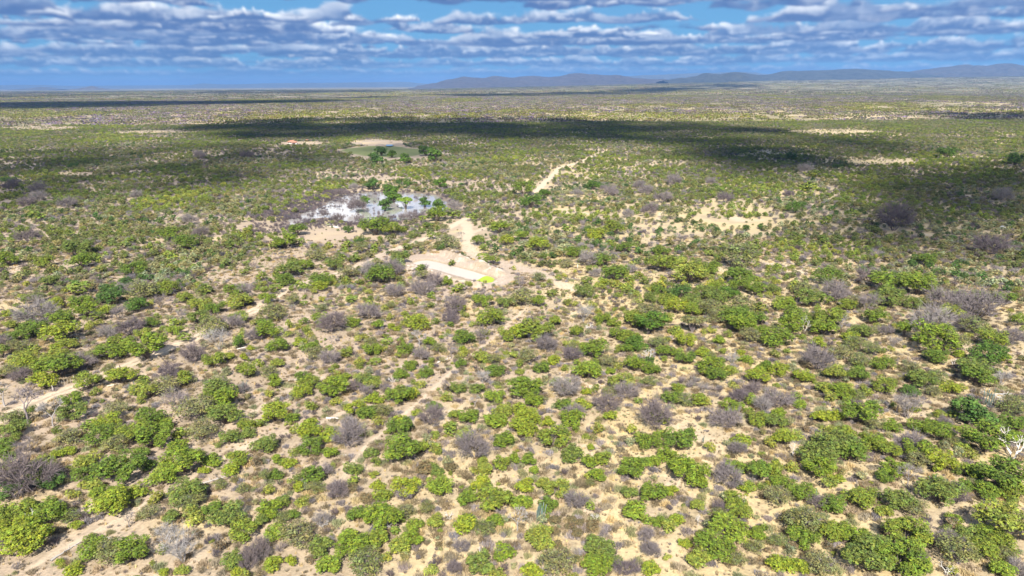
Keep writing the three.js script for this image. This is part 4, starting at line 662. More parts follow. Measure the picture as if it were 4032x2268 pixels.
for (const tile of survey) for (const [kind, list] of Object.entries(tile)) if (kind !== 'at') for (const [tx, ty, tw, th] of list) {
  const px = tile.at[0] + tx * 3.913, py = tile.at[1] + ty * 3.913, w = tw * 3.913, h = th * 3.913, K = KIND[kind];
  const down = THREE.MathUtils.degToRad(16.03) + Math.atan((py - 1134) / FOCAL), lift = K.tree ? 0.12 : 0.4;
  const [x, z] = groundAt(px, py + h / 2 - w * Math.sin(down) * lift), far = Math.hypot(x, z, EYE), m = far / FOCAL;
  const wide = w * m * (!K.leaf ? 1.42 : K.tree ? 1.25 : kind === 'olive' ? 1.3 : 1.16), tall = (K.leaf ? 1 : 1.12) * clamp(((h - w * Math.sin(down) * lift * 1.9) * m) / Math.cos(down), wide * (K.tree ? 0.7 : 0.58), wide * 1.35);
  plants.push({ kind, K, px, py, w, h, x, z, wide, tall, far, area: w * h });
}
const shrubs = plants.filter((p) => p.kind === 'green').sort((a, b) => b.area - a.area), demoted = new Set(shrubs.slice(300));
const placed = new Map(), cell = 6, near = (x, z) => `${Math.floor(x / cell)},${Math.floor(z / cell)}`;
const pickRandom = rng(31415);
for (const p of plants) {
  const key = near(p.x, p.z); if (!placed.has(key)) placed.set(key, []); placed.get(key).push(p);
  p.roll = pickRandom(); p.roll2 = pickRandom(); p.roll3 = pickRandom();
  if (demoted.has(p)) continue;
  const K = p.K, list = shapes[K.pick(p.wide, p.tall / p.wide)], s = list[Math.floor(p.roll * list.length)], y = groundY(p.x, p.z);
  const g = p.object = thing(K.name, '', '', p.x, y, p.z, p.roll2 * 6.28, K.many);
  const bark = K.bark[Math.floor(p.roll3 * K.bark.length)], leaf = K.leaf && K.leaf[Math.floor(p.roll3 * 7.3 % 1 * K.leaf.length)];
  const trunk = mesh('trunk', s.trunk, bark, g); trunk.scale.set(p.wide, p.tall, p.wide);
  if (s.crown) { const crown = mesh(K.leaf ? 'crown' : 'twigs', s.crown, leaf ?? bark, g); crown.scale.set(p.wide, p.tall, p.wide); }
}
const crowded = (x, z, room) => {
  for (let i = -1; i <= 1; i++) for (let j = -1; j <= 1; j++) for (const p of placed.get(near(x + i * cell, z + j * cell)) ?? []) if (Math.hypot(p.x - x, p.z - z) < p.wide * 0.5 + room) return true;
  return false;
};

// ---------------------------------------------------------------- the scrub beyond: too many to count
const SMALL = {
  leaf: [0, 1, 2].map((i) => leafCrown(8100 + i, { lobes: 5, spread: 0.26, lobe: 0.27, flat: 1.1, low: 0.08, leaves: 520, leaf: 0.06, clump: 0.09, stem: 0.02, twigs: 0 }).crown),
  fine: [0, 1, 2].map((i) => leafCrown(8150 + i, { lobes: 7, spread: 0.28, lobe: 0.23, flat: 1.1, low: 0.08, leaves: 1100, leaf: 0.038, clump: 0.075, stem: 0.02, twigs: 0 }).crown),
  bare: [0, 1].map((i) => { const s = bareCrown(8200 + i, { ...BARE.dome, stems: 6, depth: 1, fork: 3, fine: 22, thin: 0.011, stem: 0.016 }); return mergeGeometries([s.crown, s.trunk]); }),
  patch: [0, 1, 2].map((i) => clump(8300 + i, 15, 17, 4.6, 3.4, 34)),
  grove: [0, 1].map((i) => clump(8400 + i, 46, 84, 9, 5.5, 22)),
  tuft: [0, 1, 2].map((i) => tuft(8500 + i, 16, 0.3, 0.05, 0.45)),
  weed: [0, 1, 2].map((i) => tuft(8600 + i, 240, 0.5, 0.02, 0.16)),
};
function clump(seed, n, reach, wide, tall, leaves) {
  const r = rng(seed), all = [];
  for (let k = 0; k < n; k++) {
    const a = r() * 6.28, d = reach * Math.sqrt(r()), s = 0.6 + 0.8 * r(), t = 0.7 + 0.6 * r(), warm = r();
    const g = leafCrown(seed * 7 + k, { lobes: 3, spread: 0.2, lobe: 0.3, flat: 1.2, low: 0.05, leaves, leaf: 0.17, clump: 0.14, stem: 0.01, twigs: 0 }).crown, c = g.attributes.color;
    for (let i = 0; i < c.count; i++) c.setXYZ(i, c.getX(i) * t * (warm < 0.3 ? 1.25 : 1), c.getY(i) * t * (warm < 0.3 ? 0.82 : 1), c.getZ(i) * t * (warm < 0.3 ? 2.1 : 1));
    g.rotateY(r() * 6.28); g.scale(wide * s, tall * (0.7 + 0.6 * r()), wide * s); g.translate(Math.cos(a) * d, 0, Math.sin(a) * d); all.push(g);
  }
  return mergeGeometries(all);
}
function tuft(seed, n, reach, w, long) {
  const r = rng(seed), f = new Faces();
  for (let k = 0; k < n; k++) {
    const a = r() * 6.28, b = r() * 6.28, d = reach * Math.sqrt(r()) * (0.75 + 0.25 * Math.sin(a * 3 + seed)), x = Math.cos(a) * d, z = Math.sin(a) * d, l = (long + long * 1.1 * r()) * (n > 50 ? (1 - d) * 1.4 : 1), o = long * (0.33 + 0.9 * r()), c = Math.cos(b), s = Math.sin(b), g = 0.65 + 0.7 * r();
    f.quad([[x - s * w, -0.02, z + c * w], [x + s * w, -0.02, z - c * w], [x + c * o, l, z + s * o]], ...norm(c * l, -o, s * l), [g, g, g]);
  }
  return f.build();
}
function scatter(name, label, sets) {                // one object of uncountable growth; each set is one shape
  const root = new THREE.Group(); root.name = name; tag(root, label, 'scrub', null, 'stuff'); scene.add(root);
  const m = new THREE.Matrix4(), q = new THREE.Quaternion(), up = new THREE.Vector3(0, 1, 0), c = new THREE.Color();
  for (const { part, geometry, material, items } of sets) {
    if (!items.length) continue;
    const im = shaded(new THREE.InstancedMesh(geometry, material, items.length)); im.name = part;
    items.forEach(([x, y, z, w, h, turn, col], i) => { im.setMatrixAt(i, m.compose(new THREE.Vector3(x, y, z), q.setFromAxisAngle(up, turn), new THREE.Vector3(w, h, w))); im.setColorAt(i, c.setRGB(...col)); });
    root.add(im);
  }
  return root;
}
const plain = matte(rgb(1, 1, 1), { vertexColors: true, roughness: 0.9 });
const COL = { green: [0.16, 0.205, 0.026], green2: [0.14, 0.165, 0.038], yellow: [0.24, 0.265, 0.04], olive: [0.205, 0.195, 0.07], dark: [0.06, 0.115, 0.018], grey: [0.24, 0.205, 0.2], plum: [0.13, 0.105, 0.115], brown: [0.19, 0.145, 0.08], straw: [0.47, 0.36, 0.18], gold: [0.56, 0.43, 0.2], dust: [0.33, 0.26, 0.17], sage: [0.25, 0.255, 0.12] };
const vary = (c, r, k = 0.22) => { const t = 1 + (r() - 0.5) * 2 * k, u = 1 + (r() - 0.5) * k * 0.7; return [c[0] * t * u, c[1] * t, c[2] * t / u]; };
{
  const r = rng(2718), sets = { leaf: [[], [], []], bare: [[], []], patch: [[], [], []], grove: [[], []] }, low = { fine: [[], [], []], bare: [[], []], tuft: [[], [], []], weed: [[], [], []] };
  const put = (bag, kind, ...item) => bag[kind][Math.floor(r() * bag[kind].length)].push(item);
  for (const p of demoted) put(sets, 'leaf', p.x, groundY(p.x, p.z), p.z, p.wide, p.tall, r() * 6.28, vary(COL.green, r));
  const edge = (z) => 0.765 * -z + 40;
  // middle distance, shrub by shrub
  const S = 3.05;
  for (let z = -1750; z < -285; z += S) for (let x = -edge(z); x < edge(z); x += S) {
    const X = x + (r() - 0.5) * S * 1.3, Z = z + (r() - 0.5) * S * 1.3, a = r(), b = r(), c = r(), d = r(), py = pixelOf(X, 0, Z)[1];
    if (py > 1150) continue;
    const far = Math.hypot(X, Z);
    let want = 0.24 + 0.66 * sstep(-0.45, 0.35, noise2(X / 26 + 3, Z / 26) * 0.62 + noise2(X / 9, Z / 9) * 0.4 + noise2(X / 120, Z / 120) * 0.3);
    want = want * mix(0.85, 1.02, sstep(330, 620, far)) + 0.3 * thick(X, Z);
    if (a > want) continue;
    const dl = lakeAt(X, Z), dp = pondAt(X, Z);
    if (dp < 9) continue;
    const k = cleared(X, Z); if (b > k) continue;
    if (dl < 1 && (b > 0.3 - 0.26 * sstep(-4, -26, dl) || noise2(X / 11 + 31, Z / 11) < -0.05)) continue;
    if (within(meadowBox, X, Z) && toEdge(meadow, X, Z) < 4) continue;
    if (crowded(X, Z, 0.8)) continue;
    const patchy = noise2(X / 55 + 20, Z / 55) + (c - 0.5) * 1.1, y = groundY(X, Z), [px] = pixelOf(X, 0, Z);
    let w = 2.0 + 3.6 * d * d + 1.1 * c; if (k < 0.45) w *= 0.55;
    const belt = dl < 26 && (px < 1420 || py > 855 || dl < 5);
    if (belt ? b < 0.82 * k || dl < 3 : c > 0.76 + 0.16 * noise2(X / 40, Z / 40 + 7)) put(sets, 'bare', X, y, Z, w * 1.15, w * 0.72, r() * 6.28, vary(belt || c > 0.93 ? COL.plum : COL.grey, r));
    else put(sets, 'leaf', X, y, Z, w, w * (0.55 + 0.3 * r()), r() * 6.28, vary(patchy > 0.62 ? COL.yellow : patchy > 0.15 ? COL.green : patchy > -0.3 ? COL.green2 : patchy > -0.65 ? COL.olive : b < 0.35 ? COL.dark : COL.sage, r, 0.32));
  }
  // drowned and leafless thicket round the lake
  for (let z = boxes.lake[2], s = 2.3; z < boxes.lake[3]; z += s) for (let x = boxes.lake[0] - 15; x < boxes.lake[1]; x += s) {
    const X = x + (r() - 0.5) * s * 1.5, Z = z + (r() - 0.5) * s * 1.5, a = r(), d = r(), dl = lakeAt(X, Z), [px, py] = pixelOf(X, 0, Z), v = noise2(X / 12 + 12, Z / 12) * 0.7 + noise2(X / 34, Z / 34 + 3) * 0.4;
    const west = px < 1330 ? 1 : px < 1480 ? 0.45 : 0.16, south = py > 836 ? 0.75 : 0;
    const want = dl > 0 ? Math.max(west, south) * (1 - sstep(6, 30, dl)) * (0.75 + v) : Math.max(0.07 + west * 0.4 * (1 - sstep(4, 22, -dl)), 0.5 * (1 - sstep(0, 9, -dl))) * sstep(-0.15, 0.45, v + 0.05);
    if (a > want || crowded(X, Z, 0.2) || trackAt(X, Z)[1] > 0.2) continue;
    put(sets, 'bare', X, Math.max(groundY(X, Z), -0.5), Z, 1.8 + 2.6 * d, 1.5 + 1.6 * d, r() * 6.28, vary(d > 0.25 ? COL.plum : COL.grey, r));
  }
  // far: stands of shrubs
  for (let z = -5600, s = 27; z < -1740; z += s) for (let x = -edge(z); x < edge(z); x += s) {
    const X = x + (r() - 0.5) * s, Z = z + (r() - 0.5) * s, a = r(), v = noise2(X / 170 + 5, Z / 260) * 0.6 + noise2(X / 60, Z / 90) * 0.4;
    if (a > 0.5 + 0.5 * sstep(-0.5, 0.2, v) || r() > wooded(X, Z)) continue;
    const c = r(), t = noise2(X / 300 + 9, Z / 500) + (c - 0.5) * 1.2;
    put(sets, 'patch', X, groundY(X, Z), Z, 1, 0.8 + 0.5 * r(), r() * 6.28, vary(t > 0.35 ? COL.yellow : t > 0.0 ? COL.olive : t > -0.2 ? COL.green2 : c > 0.3 ? COL.sage : COL.grey, r, 0.3));
  }
  for (let z = -17000, s = 150; z < -5550; z += s) for (let x = -edge(z); x < edge(z); x += s) {
    const X = x + (r() - 0.5) * s, Z = z + (r() - 0.5) * s;
    if (r() > 0.72 + 0.4 * noise2(X / 700, Z / 1500)) continue;
    const t = noise2(X / 900 + 9, Z / 2000) + (r() - 0.5);
    put(sets, 'grove', X, groundY(X, Z) - 0.3, Z, 1, 0.8 + 0.6 * r(), r() * 6.28, vary(t > 0.3 ? COL.yellow : t > -0.2 ? COL.olive : COL.green2, r));
  }
  // low growth between the near shrubs
  for (let z = -345, s = 2.3; z < -75; z += s) for (let x = -edge(z); x < edge(z); x += s) {
    const X = x + (r() - 0.5) * s * 1.4, Z = z + (r() - 0.5) * s * 1.4, a = r(), c = r(), d = r();
    if (pixelOf(X, 0, Z)[1] < 1120) continue;
    const v = noise2(X / 14 + 60, Z / 14) * 0.6 + noise2(X / 45, Z / 45 + 30) * 0.4;
    if (a > 0.42 + 0.42 * v + 0.3 * thick(X, Z) || trackAt(X, Z)[1] > 0.05 || crowded(X, Z, -0.5)) continue;
    const y = groundY(X, Z), w = 0.8 + 2.1 * d * d + 0.5 * c;
    const [bx, by] = pixelOf(X, 0, Z), brush = Math.max(1 - Math.hypot((bx - 1850) / 420, (by - 1190) / 90), 1 - Math.hypot((bx - 1500) / 300, (by - 2000) / 150), 1 - Math.hypot((bx - 2700) / 500, (by - 1560) / 160), 0);
    if (c < 0.3 + brush && d > 0.5 && !crowded(X, Z, 0.1)) put(low, 'bare', X, y, Z, 2 + 2.2 * c + d, 1.3 + 1.1 * d, r() * 6.28, vary(c < 0.2 ? COL.plum : COL.grey, r));
    else if (c > 0.78 && d > 0.35 && !crowded(X, Z, 0.3)) put(low, 'fine', X, y, Z, w * 1.35, w * 1.0, r() * 6.28, vary(d > 0.75 ? COL.yellow : d > 0.6 ? COL.green : COL.olive, r));
    else if (c < 0.5) put(low, 'bare', X, y, Z, w * 1.6, w * 0.95, r() * 6.28, vary(c < 0.1 ? COL.plum : c < 0.28 ? COL.grey : COL.brown, r));
    else put(low, 'fine', X, y, Z, w, w * (0.6 + 0.4 * r()), r() * 6.28, vary(c < 0.62 ? COL.brown : c < 0.76 ? COL.sage : c < 0.86 ? COL.yellow : COL.green, r));
  }
  for (let z = -345, s = 1.75; z < -75; z += s) for (let x = -edge(z); x < edge(z); x += s) {
    const X = x + (r() - 0.5) * s * 1.5, Z = z + (r() - 0.5) * s * 1.5, a = r(), c = r(), d = r(), v = noise2(X / 11 + 90, Z / 11) * 0.6 + noise2(X / 37 + 9, Z / 37) * 0.5;
    if (a > 0.3 + 0.5 * v || trackAt(X, Z)[1] > 0.1 || pondAt(X, Z) < 8) continue;
    put(low, 'bare', X, groundY(X, Z), Z, 0.7 + 0.9 * d, 0.45 + 0.5 * c, r() * 6.28, vary(c < 0.3 ? COL.brown : c < 0.65 ? COL.dust : c < 0.85 ? COL.grey : COL.sage, r));
  }
  for (let z = -420, s = 2.1; z < -75; z += s) for (let x = -edge(z); x < edge(z); x += s) {
    const X = x + (r() - 0.5) * s * 1.6, Z = z + (r() - 0.5) * s * 1.6, a = r(), c = r(), d = r(), v = noise2(X / 13 + 50, Z / 13) * 0.6 + noise2(X / 41 + 19, Z / 41) * 0.5;
    if (a > 0.5 + 0.75 * v || trackAt(X, Z)[1] > 0.1 || pondAt(X, Z) < 10 || lakeAt(X, Z) < 3) continue;
    put(low, 'weed', X, groundY(X, Z), Z, 1.9 + 2.2 * d, 1.6 + 1.3 * c, r() * 6.28, vary(c < 0.32 ? COL.brown : c < 0.6 ? COL.dust : c < 0.78 ? COL.grey : c < 0.9 ? COL.straw : COL.sage, r));
  }
  for (let z = -420, s = 1.45; z < -75; z += s) for (let x = -edge(z); x < edge(z); x += s) {
    const X = x + (r() - 0.5) * s * 1.5, Z = z + (r() - 0.5) * s * 1.5, a = r(), v = noise2(X / 9 + 8, Z / 9) * 0.6 + noise2(X / 30 + 70, Z / 30) * 0.5;
    if (a > 0.5 + 0.5 * v || r() < trackAt(X, Z)[0] * 1.6 || pondAt(X, Z) < 12 || lakeAt(X, Z) < 2) continue;
    const w = 0.6 + 0.7 * r(), c = r();
    put(low, 'tuft', X, groundY(X, Z), Z, w, w * (0.5 + 0.5 * r()), r() * 6.28, vary(c < 0.25 ? COL.straw : c < 0.4 ? COL.gold : c < 0.72 ? COL.dust : COL.brown, r));
  }
  const names = { leaf: 'leafy_growth', fine: 'leafy_growth', bare: 'leafless_growth', patch: 'stand', grove: 'grove', tuft: 'grass', weed: 'weeds' };
  const flat = (bag) => Object.entries(bag).flatMap(([k, lists]) => lists.map((items, i) => ({ part: names[k], geometry: SMALL[k][i], material: plain, items })));
  scatter('scrub', 'low green and grey scrub covering the plain beyond', flat(sets));
  scatter('undergrowth', 'dry weeds, tussocks and straw grass between the near shrubs', flat(low));
}

// ---------------------------------------------------------------- dead wood, cacti, posts, stones
const spot = (tx, ty, x, y) => { const [gx, gz] = groundAt(tx + x * 3.913, ty + y * 3.913); return [gx, groundY(gx, gz), gz, Math.hypot(gx, gz, EYE) / FOCAL * 3.913]; };   // place and metres per tenth there
const deadList = [   // tile, centre x, foot y, width, height, shape, label
  [0, 1701, 34, 96, 9, 19, 'dead', 'bleached dead stump with bare limbs beside the dark green shrubs at left edge'],
  [1008, 1701, 131, 95, 25, 18, 'fallen', 'tangled heap of bleached white dead branches in the lower middle'],
  [1008, 1701, 194, 86, 14, 9, 'fallen', 'small bleached dead branches on straw grass right of the white branch heap'],
  [1008, 1701, 227, 123, 14, 9, 'dead', 'broken bleached stump among grey twigs near the bottom edge'],
  [1008, 1701, 178, 18, 8, 8, 'dead', 'short fan of bleached roots above the big bright shrub'],
  [1008, 1701, 66, 95, 16, 12, 'fallen', 'pale dead branches on brown weeds left of the white branch heap'],
  [2016, 1701, 84, 88, 10, 8, 'dead', 'bleached forked stump on the straw path right of the tall cactus'],
  [2016, 1701, 187, 93, 9, 13, 'dead', 'twisted white dead tree below a small yellow-green shrub'],
  [2016, 1701, 232, 72, 8, 11, 'dead', 'thin white dead tree among green shrubs right of the lower middle'],
  [3024, 1701, 25, 26, 10, 19, 'dead', 'upright white dead tree left of the large dark thicket'],
  [3024, 1701, 245, 27, 27, 28, 'dead', 'big bare white dead tree with spreading limbs at right edge'],
  [3024, 1701, 113, 113, 15, 12, 'dead', 'thick white fallen dead trunk with forked limbs at lower right'],
  [3024, 1701, 179, 141, 13, 11, 'dead', 'small curved white dead tree near the bottom right edge'],
  [3024, 1701, 219, 88, 9, 11, 'dead', 'thin pale dead sapling beside the big yellow shrub at right'],
  [3024, 1701, 124, 65, 9, 6, 'fallen', 'small star of bleached branches below the bare tree at right'],
  [1008, 1134, 137, 96, 11, 10, 'fallen', 'grey dead branches left of a round green shrub in the middle'],
  [1008, 1134, 149, 83, 10, 6, 'fallen', 'curved pale branch left of a dark green shrub by the footpath'],
  [2016, 1134, 137, 75, 14, 15, 'dead', 'curly white dead tree standing among green shrubs right of centre'],
  [2016, 1134, 78, 40, 13, 7, 'fallen', 'leaning pale dead branch below the white bare tree'],
  [3024, 1134, 36, 47, 14, 20, 'dead', 'tall white dead tree with three limbs above the right thicket'],
  [3024, 1134, 51, 40, 8, 10, 'dead', 'slanting white dead limb right of the tall white dead tree'],
  [3024, 1134, 186, 77, 8, 7, 'dead', 'small white dead stump beside the large round shrub at right'],
  [3024, 1134, 8, 47, 10, 6, 'fallen', 'arched white branch lying over green shrubs right of centre'],
  [3024, 1134, 226, 106, 34, 6, 'fallen', 'long grey dead branches lying behind the cactus at right'],
];
let turn = 0.3;
deadList.forEach(([tx, ty, x, y, w, h, form, label], i) => {
  const [gx, gy, gz, m] = spot(tx, ty, x, y), list = shapes['bare_' + form], s = list[i % list.length], g = thing(form === 'dead' ? 'dead_tree' : 'dead_branches', label, 'dead tree', gx, gy, gz, (turn += 1.37), 'bleached dead wood');
  mesh('trunk', s.trunk, BARK.white[i % 2], g).scale.set(w * m, h * m * 0.95, w * m);
  if (s.crown) mesh('twigs', s.crown, BARK.pale[i % 2], g).scale.set(w * m, h * m * 0.95, w * m);
});
const logs = [   // tile, x, y, length, lean in the picture, label
  [0, 1134, 93, 105, 9, -0.6, 'pale log lying below a green shrub beside the sandy track'], [0, 1134, 114, 99, 9, -0.15, 'short grey log right of the shrub beside the sandy track'], [0, 1134, 245, 61, 12, -0.3, 'grey log beside the dark shrub at the spiky bare tree'],
  [1008, 1134, 189, 74, 18, -0.35, 'broken pale log along the footpath right of centre'], [1008, 1134, 80, 134, 18, 0.1, 'pale fallen trunk lying on bare soil left of centre'], [1008, 1134, 37, 94, 9, 0, 'thin pale stick left of a green shrub near the middle'],
  [0, 1701, 108, 107, 11, 0.2, 'white log above the olive thicket near the bottom left'], [0, 1701, 66, 120, 26, -0.5, 'long grey fallen branch right of the big yellow shrub'], [0, 1701, 215, 50, 26, -0.18, 'long grey fallen trunk above a large green shrub'], [0, 1701, 140, 33, 8, 0, 'white crooked log below a green shrub at lower left'],
  [1008, 1701, 90, 25, 9, 0.15, 'white block-shaped log beside the grey shrub and the path'], [2016, 1701, 190, 100, 10, -0.1, 'white log lying on soil at lower right of centre'], [2016, 567, 6, 4.6 * 25, 8, 0, 'grey log on pink soil right of the beige pond'],
  [2016, 1134, 9, 4.2, 8, 0, 'straight white stick on soil below the beige pond'], [3024, 1134, 221, 61, 5, 0, 'short white log behind the dark shrub at the right edge'],
];
for (const [tx, ty, x, y, len, lean, label] of logs) {
  const [gx, gy, gz, m] = spot(tx, ty, x, y), f = new Faces(), l = len * m, r = rng(Math.round(gx * 91 + gz * 7)), rad = clamp(l * 0.045, 0.07, 0.22), pts = [], radii = [];
  for (let k = 0; k <= 5; k++) { pts.push([(k / 5 - 0.5) * l, rad * 0.8 + (k === 5 ? 0.1 : 0) + r() * 0.05, (r() - 0.5) * l * 0.07]); radii.push(rad * (1.15 - 0.13 * k)); }
  f.limb(pts, radii, 6, [1, 1, 1]);
  const g = thing('fallen_log', label, 'log', gx, gy, gz, -lean * 2 + r() * 0.3, 'fallen logs on dry soil');
  mesh('log', f.build(), BARK[len > 20 ? 'pale' : 'white'][0], g);
  for (let k = 1; k < 4; k++) { const b = new Faces(), p = pts[k + 1], s = sphereDir(r); b.limb([p, [p[0] + s[0] * l * 0.12, p[1] + Math.abs(s[1]) * l * 0.16, p[2] + s[2] * l * 0.18]], [rad * 0.5, rad * 0.2], 4, [1, 1, 1]); mesh('branch_stub', b.build(), BARK.pale[0], g); }
}
// columnar cacti: each fluted column a part
const cactusSkin = [matte(rgb(0.10, 0.15, 0.13), { roughness: 0.6 }), matte(rgb(0.19, 0.25, 0.22), { roughness: 0.6 })];
function column(h, rad) {
  const n = 16, rows = 9, pos = [], idx = [];
  for (let j = 0; j <= rows; j++) { const t = j / rows, round = t > 0.85 ? Math.sqrt(Math.max(0, 1 - ((t - 0.85) / 0.15) ** 2)) : 1, s = (0.86 + 0.14 * Math.sin(t * 9)) * round; for (let i = 0; i < n; i++) { const a = i / n * 6.283, q = rad * s * (i % 2 ? 0.74 : 1) + 0.003; pos.push(Math.cos(a) * q, t * h, Math.sin(a) * q); } }
  for (let j = 0; j < rows; j++) for (let i = 0; i < n; i++) { const a = j * n + i, b = j * n + (i + 1) % n; idx.push(a, a + n, b, b, a + n, b + n); }
  const g = new THREE.BufferGeometry(); g.setAttribute('position', new THREE.Float32BufferAttribute(pos, 3)); g.setIndex(idx); g.computeVertexNormals(); return g;
}
const columns = [column(1, 0.05), column(1, 0.06)];
for (const [tx, ty, x, y, w, h, n, label] of [
  [2016, 1701, 28, 87, 9, 18, 15, 'tall blue-green columnar cactus clump in the lower middle of the plain'],
  [3024, 1134, 221, 117, 10, 16, 9, 'dark columnar cactus with curved arms at the right'],
  [2016, 1701, 192.5, 11, 3, 8.5, 2, 'lone short columnar cactus on straw grass right of the big thicket'],
  [2016, 1701, 160, 11, 2, 8, 1, 'single pale cactus column sticking out of the green thicket'],
  [0, 1134, 134, 107, 7, 12, 5, 'pale thin columnar cactus beside the olive shrub left of centre'],
  [0, 1134, 245, 106, 8, 13, 6, 'greyish columnar cactus left of the big shrub cluster'],
  [0, 1134, 78, 58, 5, 9, 4, 'grey columnar cactus above the sandy track'],
  [3024, 1701, 170, 52, 22, 7, 14, 'low sprawling grey-green cactus patch below the yellow shrub'],
  [3024, 1701, 45, 64, 12, 9, 7, 'short grey cactus clump on the edge of the straw clearing'],
]) {
  const [gx, gy, gz, m] = spot(tx, ty, x, y), r = rng(Math.round(x * 97 + y)), g = thing('columnar_cactus', label, 'cactus', gx, gy, gz, 0, 'columnar cacti');
  for (let k = 0; k < n; k++) {
    const a = k * 2.4, d = n < 3 ? k * 0.3 : w * m * 0.42 * Math.sqrt((k + 0.3) / n), tall = h * m * (0.62 + 0.4 * r()), c = mesh('column', columns[k % 2], cactusSkin[k % 2], g);
    c.scale.set(clamp(tall, 1, 1.9), tall, clamp(tall, 1, 1.9));
    c.position.set(Math.cos(a) * d, -0.05, Math.sin(a) * d); c.rotation.set(Math.sin(a) * 0.2 * r(), r() * 3, -Math.cos(a) * 0.2 * r());
  }
}
// fence posts along the sandy track
const postWood = [matte(rgb(0.42, 0.37, 0.31)), matte(rgb(0.10, 0.08, 0.07)), matte(rgb(0.62, 0.58, 0.52)), matte(rgb(0.72, 0.71, 0.69))];
function post(tx, ty, x, y, h, rad, lean, wood, label) {
  const [gx, gy, gz] = spot(tx, ty, x, y), f = new Faces(), r = rng(Math.round(x * 31 + y * 17));
  f.limb([[0, -0.15, 0], [lean * 0.4 + 0.02, h * 0.5, 0.02], [lean, h, (r() - 0.5) * 0.1], [lean * 1.02, h + 0.03, 0]], [rad, rad * 0.95, rad * 0.85, 0.005], 7, [1, 1, 1]);
  tag(mesh('fence_post', f.build().translate(gx, gy, gz), postWood[wood]), label, 'fence post', 'fence posts along the sandy track');
}
const order = ['nearest', 'second', 'third', 'fourth', 'fifth', 'sixth', 'seventh', 'farthest'];
[[54, 105], [58, 101], [60.3, 100.2], [62.8, 99.6], [65.6, 98.8], [68.6, 98], [71.6, 96.8], [75.6, 95.4]].forEach(([x, y], i) => post(0, 1134, x, y, 1.5 + (i % 3) * 0.16 + (i === 0 || i === 7 ? 0.4 : 0), 0.08 + (i === 0 ? 0.04 : 0), ((i * 37) % 7 - 3) * 0.05, i === 0 || i === 7 ? 2 : 0, `${order[i]} post of the row beside the sandy track at left`));
post(0, 1134, 122, 85, 2.2, 0.16, -0.15, 1, 'blackened crooked post standing in the sandy track');
post(0, 1134, 198, 44, 1.6, 0.1, 0.05, 2, 'pale post beside the track above the spiky bare tree');
post(1008, 567, 136, 110, 1.5, 0.09, 0, 1, 'thin dark post by the track near the cattle');
post(2016, 567, 66, 125.5, 2.4, 0.16, 0, 3, 'white painted post right of the beige pond');
post(2016, 567, 36, 127, 1.6, 0.1, 0, 1, 'thin dark post on pink soil right of the pond');
post(1008, 567, 83, 84.5, 2.0, 0.24, -0.5, 2, 'leaning stump with a pale broken top by the lake');
// stones
function boulder(name, label, x, y, z, sx, sy, sz, color, seed, group) {
  const g = new THREE.IcosahedronGeometry(1, 3), p = g.attributes.position;
  for (let i = 0; i < p.count; i++) { const X = p.getX(i), Y = p.getY(i), Z = p.getZ(i), k = 1 + 0.2 * noise3(X * 1.4 + seed, Y * 1.4, Z * 1.4) + 0.07 * noise3(X * 4, Y * 4 + seed, Z * 4); p.setXYZ(i, X * k * sx, Math.max(-0.4, Y * k) * sy, Z * k * sz); }
  g.computeVertexNormals(); return tag(mesh(name, g.translate(x, y + sy * 0.25, z), matte(color)), label, 'rock', group);
}
{
  const [x, z] = groundAt(3950, 900); boulder('boulder', 'smooth white boulder in the scrub near the right edge', x, groundY(x, z), z, 2.2, 1.5, 1.6, rgb(0.72, 0.69, 0.66), 3);
  const pale = [[1296, 886], [1312, 893], [1328, 895], [1303, 880]];
  pale.forEach(([px, py], i) => { const [a, b] = groundAt(px, py); boulder('rock', ['largest', 'middle', 'rightmost', 'rearmost'][i] + ' pale rock slab on the near side of the lake', a, groundY(a, b), b, 2.6 - i * 0.3, 0.5, 1.9 - i * 0.2, rgb(0.62, 0.57, 0.53), 9 + i, 'pale rock slabs by the lake'); });
  const farm = [[1405, 568, 9, 3.2, 'round pale earth mound left of the farm bank'], [1488, 560, 27, 3.6, 'long pale earth bank behind the green meadow'], [1498, 574, 8, 2.4, 'small earth mound beside the farm pool'], [1566, 571, 9, 3.4, 'round earth mound right of the farm pool'], [1650, 577, 20, 1.5, 'low pale earth bank right of the big farm tree']];
  for (const [px, py, w, h, label] of farm) { const [a, b] = groundAt(px, py); tag(boulder('earth_mound', label, a, groundY(a, b) - h * 0.25, b, w, h, 8, rgb(0.31, 0.25, 0.195), px), label, 'mound', 'earth mounds at the farm'); }
  const pool = source([[1522, 571], [1547, 570.5], [1549, 574.5], [1536, 577], [1520, 576]]); tag(mesh('farm_pool', sheet(pool, 0.75), new THREE.MeshPhysicalMaterial({ color: rgb(0.3, 0.32, 0.34), roughness: 0.08 })), 'small bright pool in the farm meadow', 'pool', null, 'structure');
}
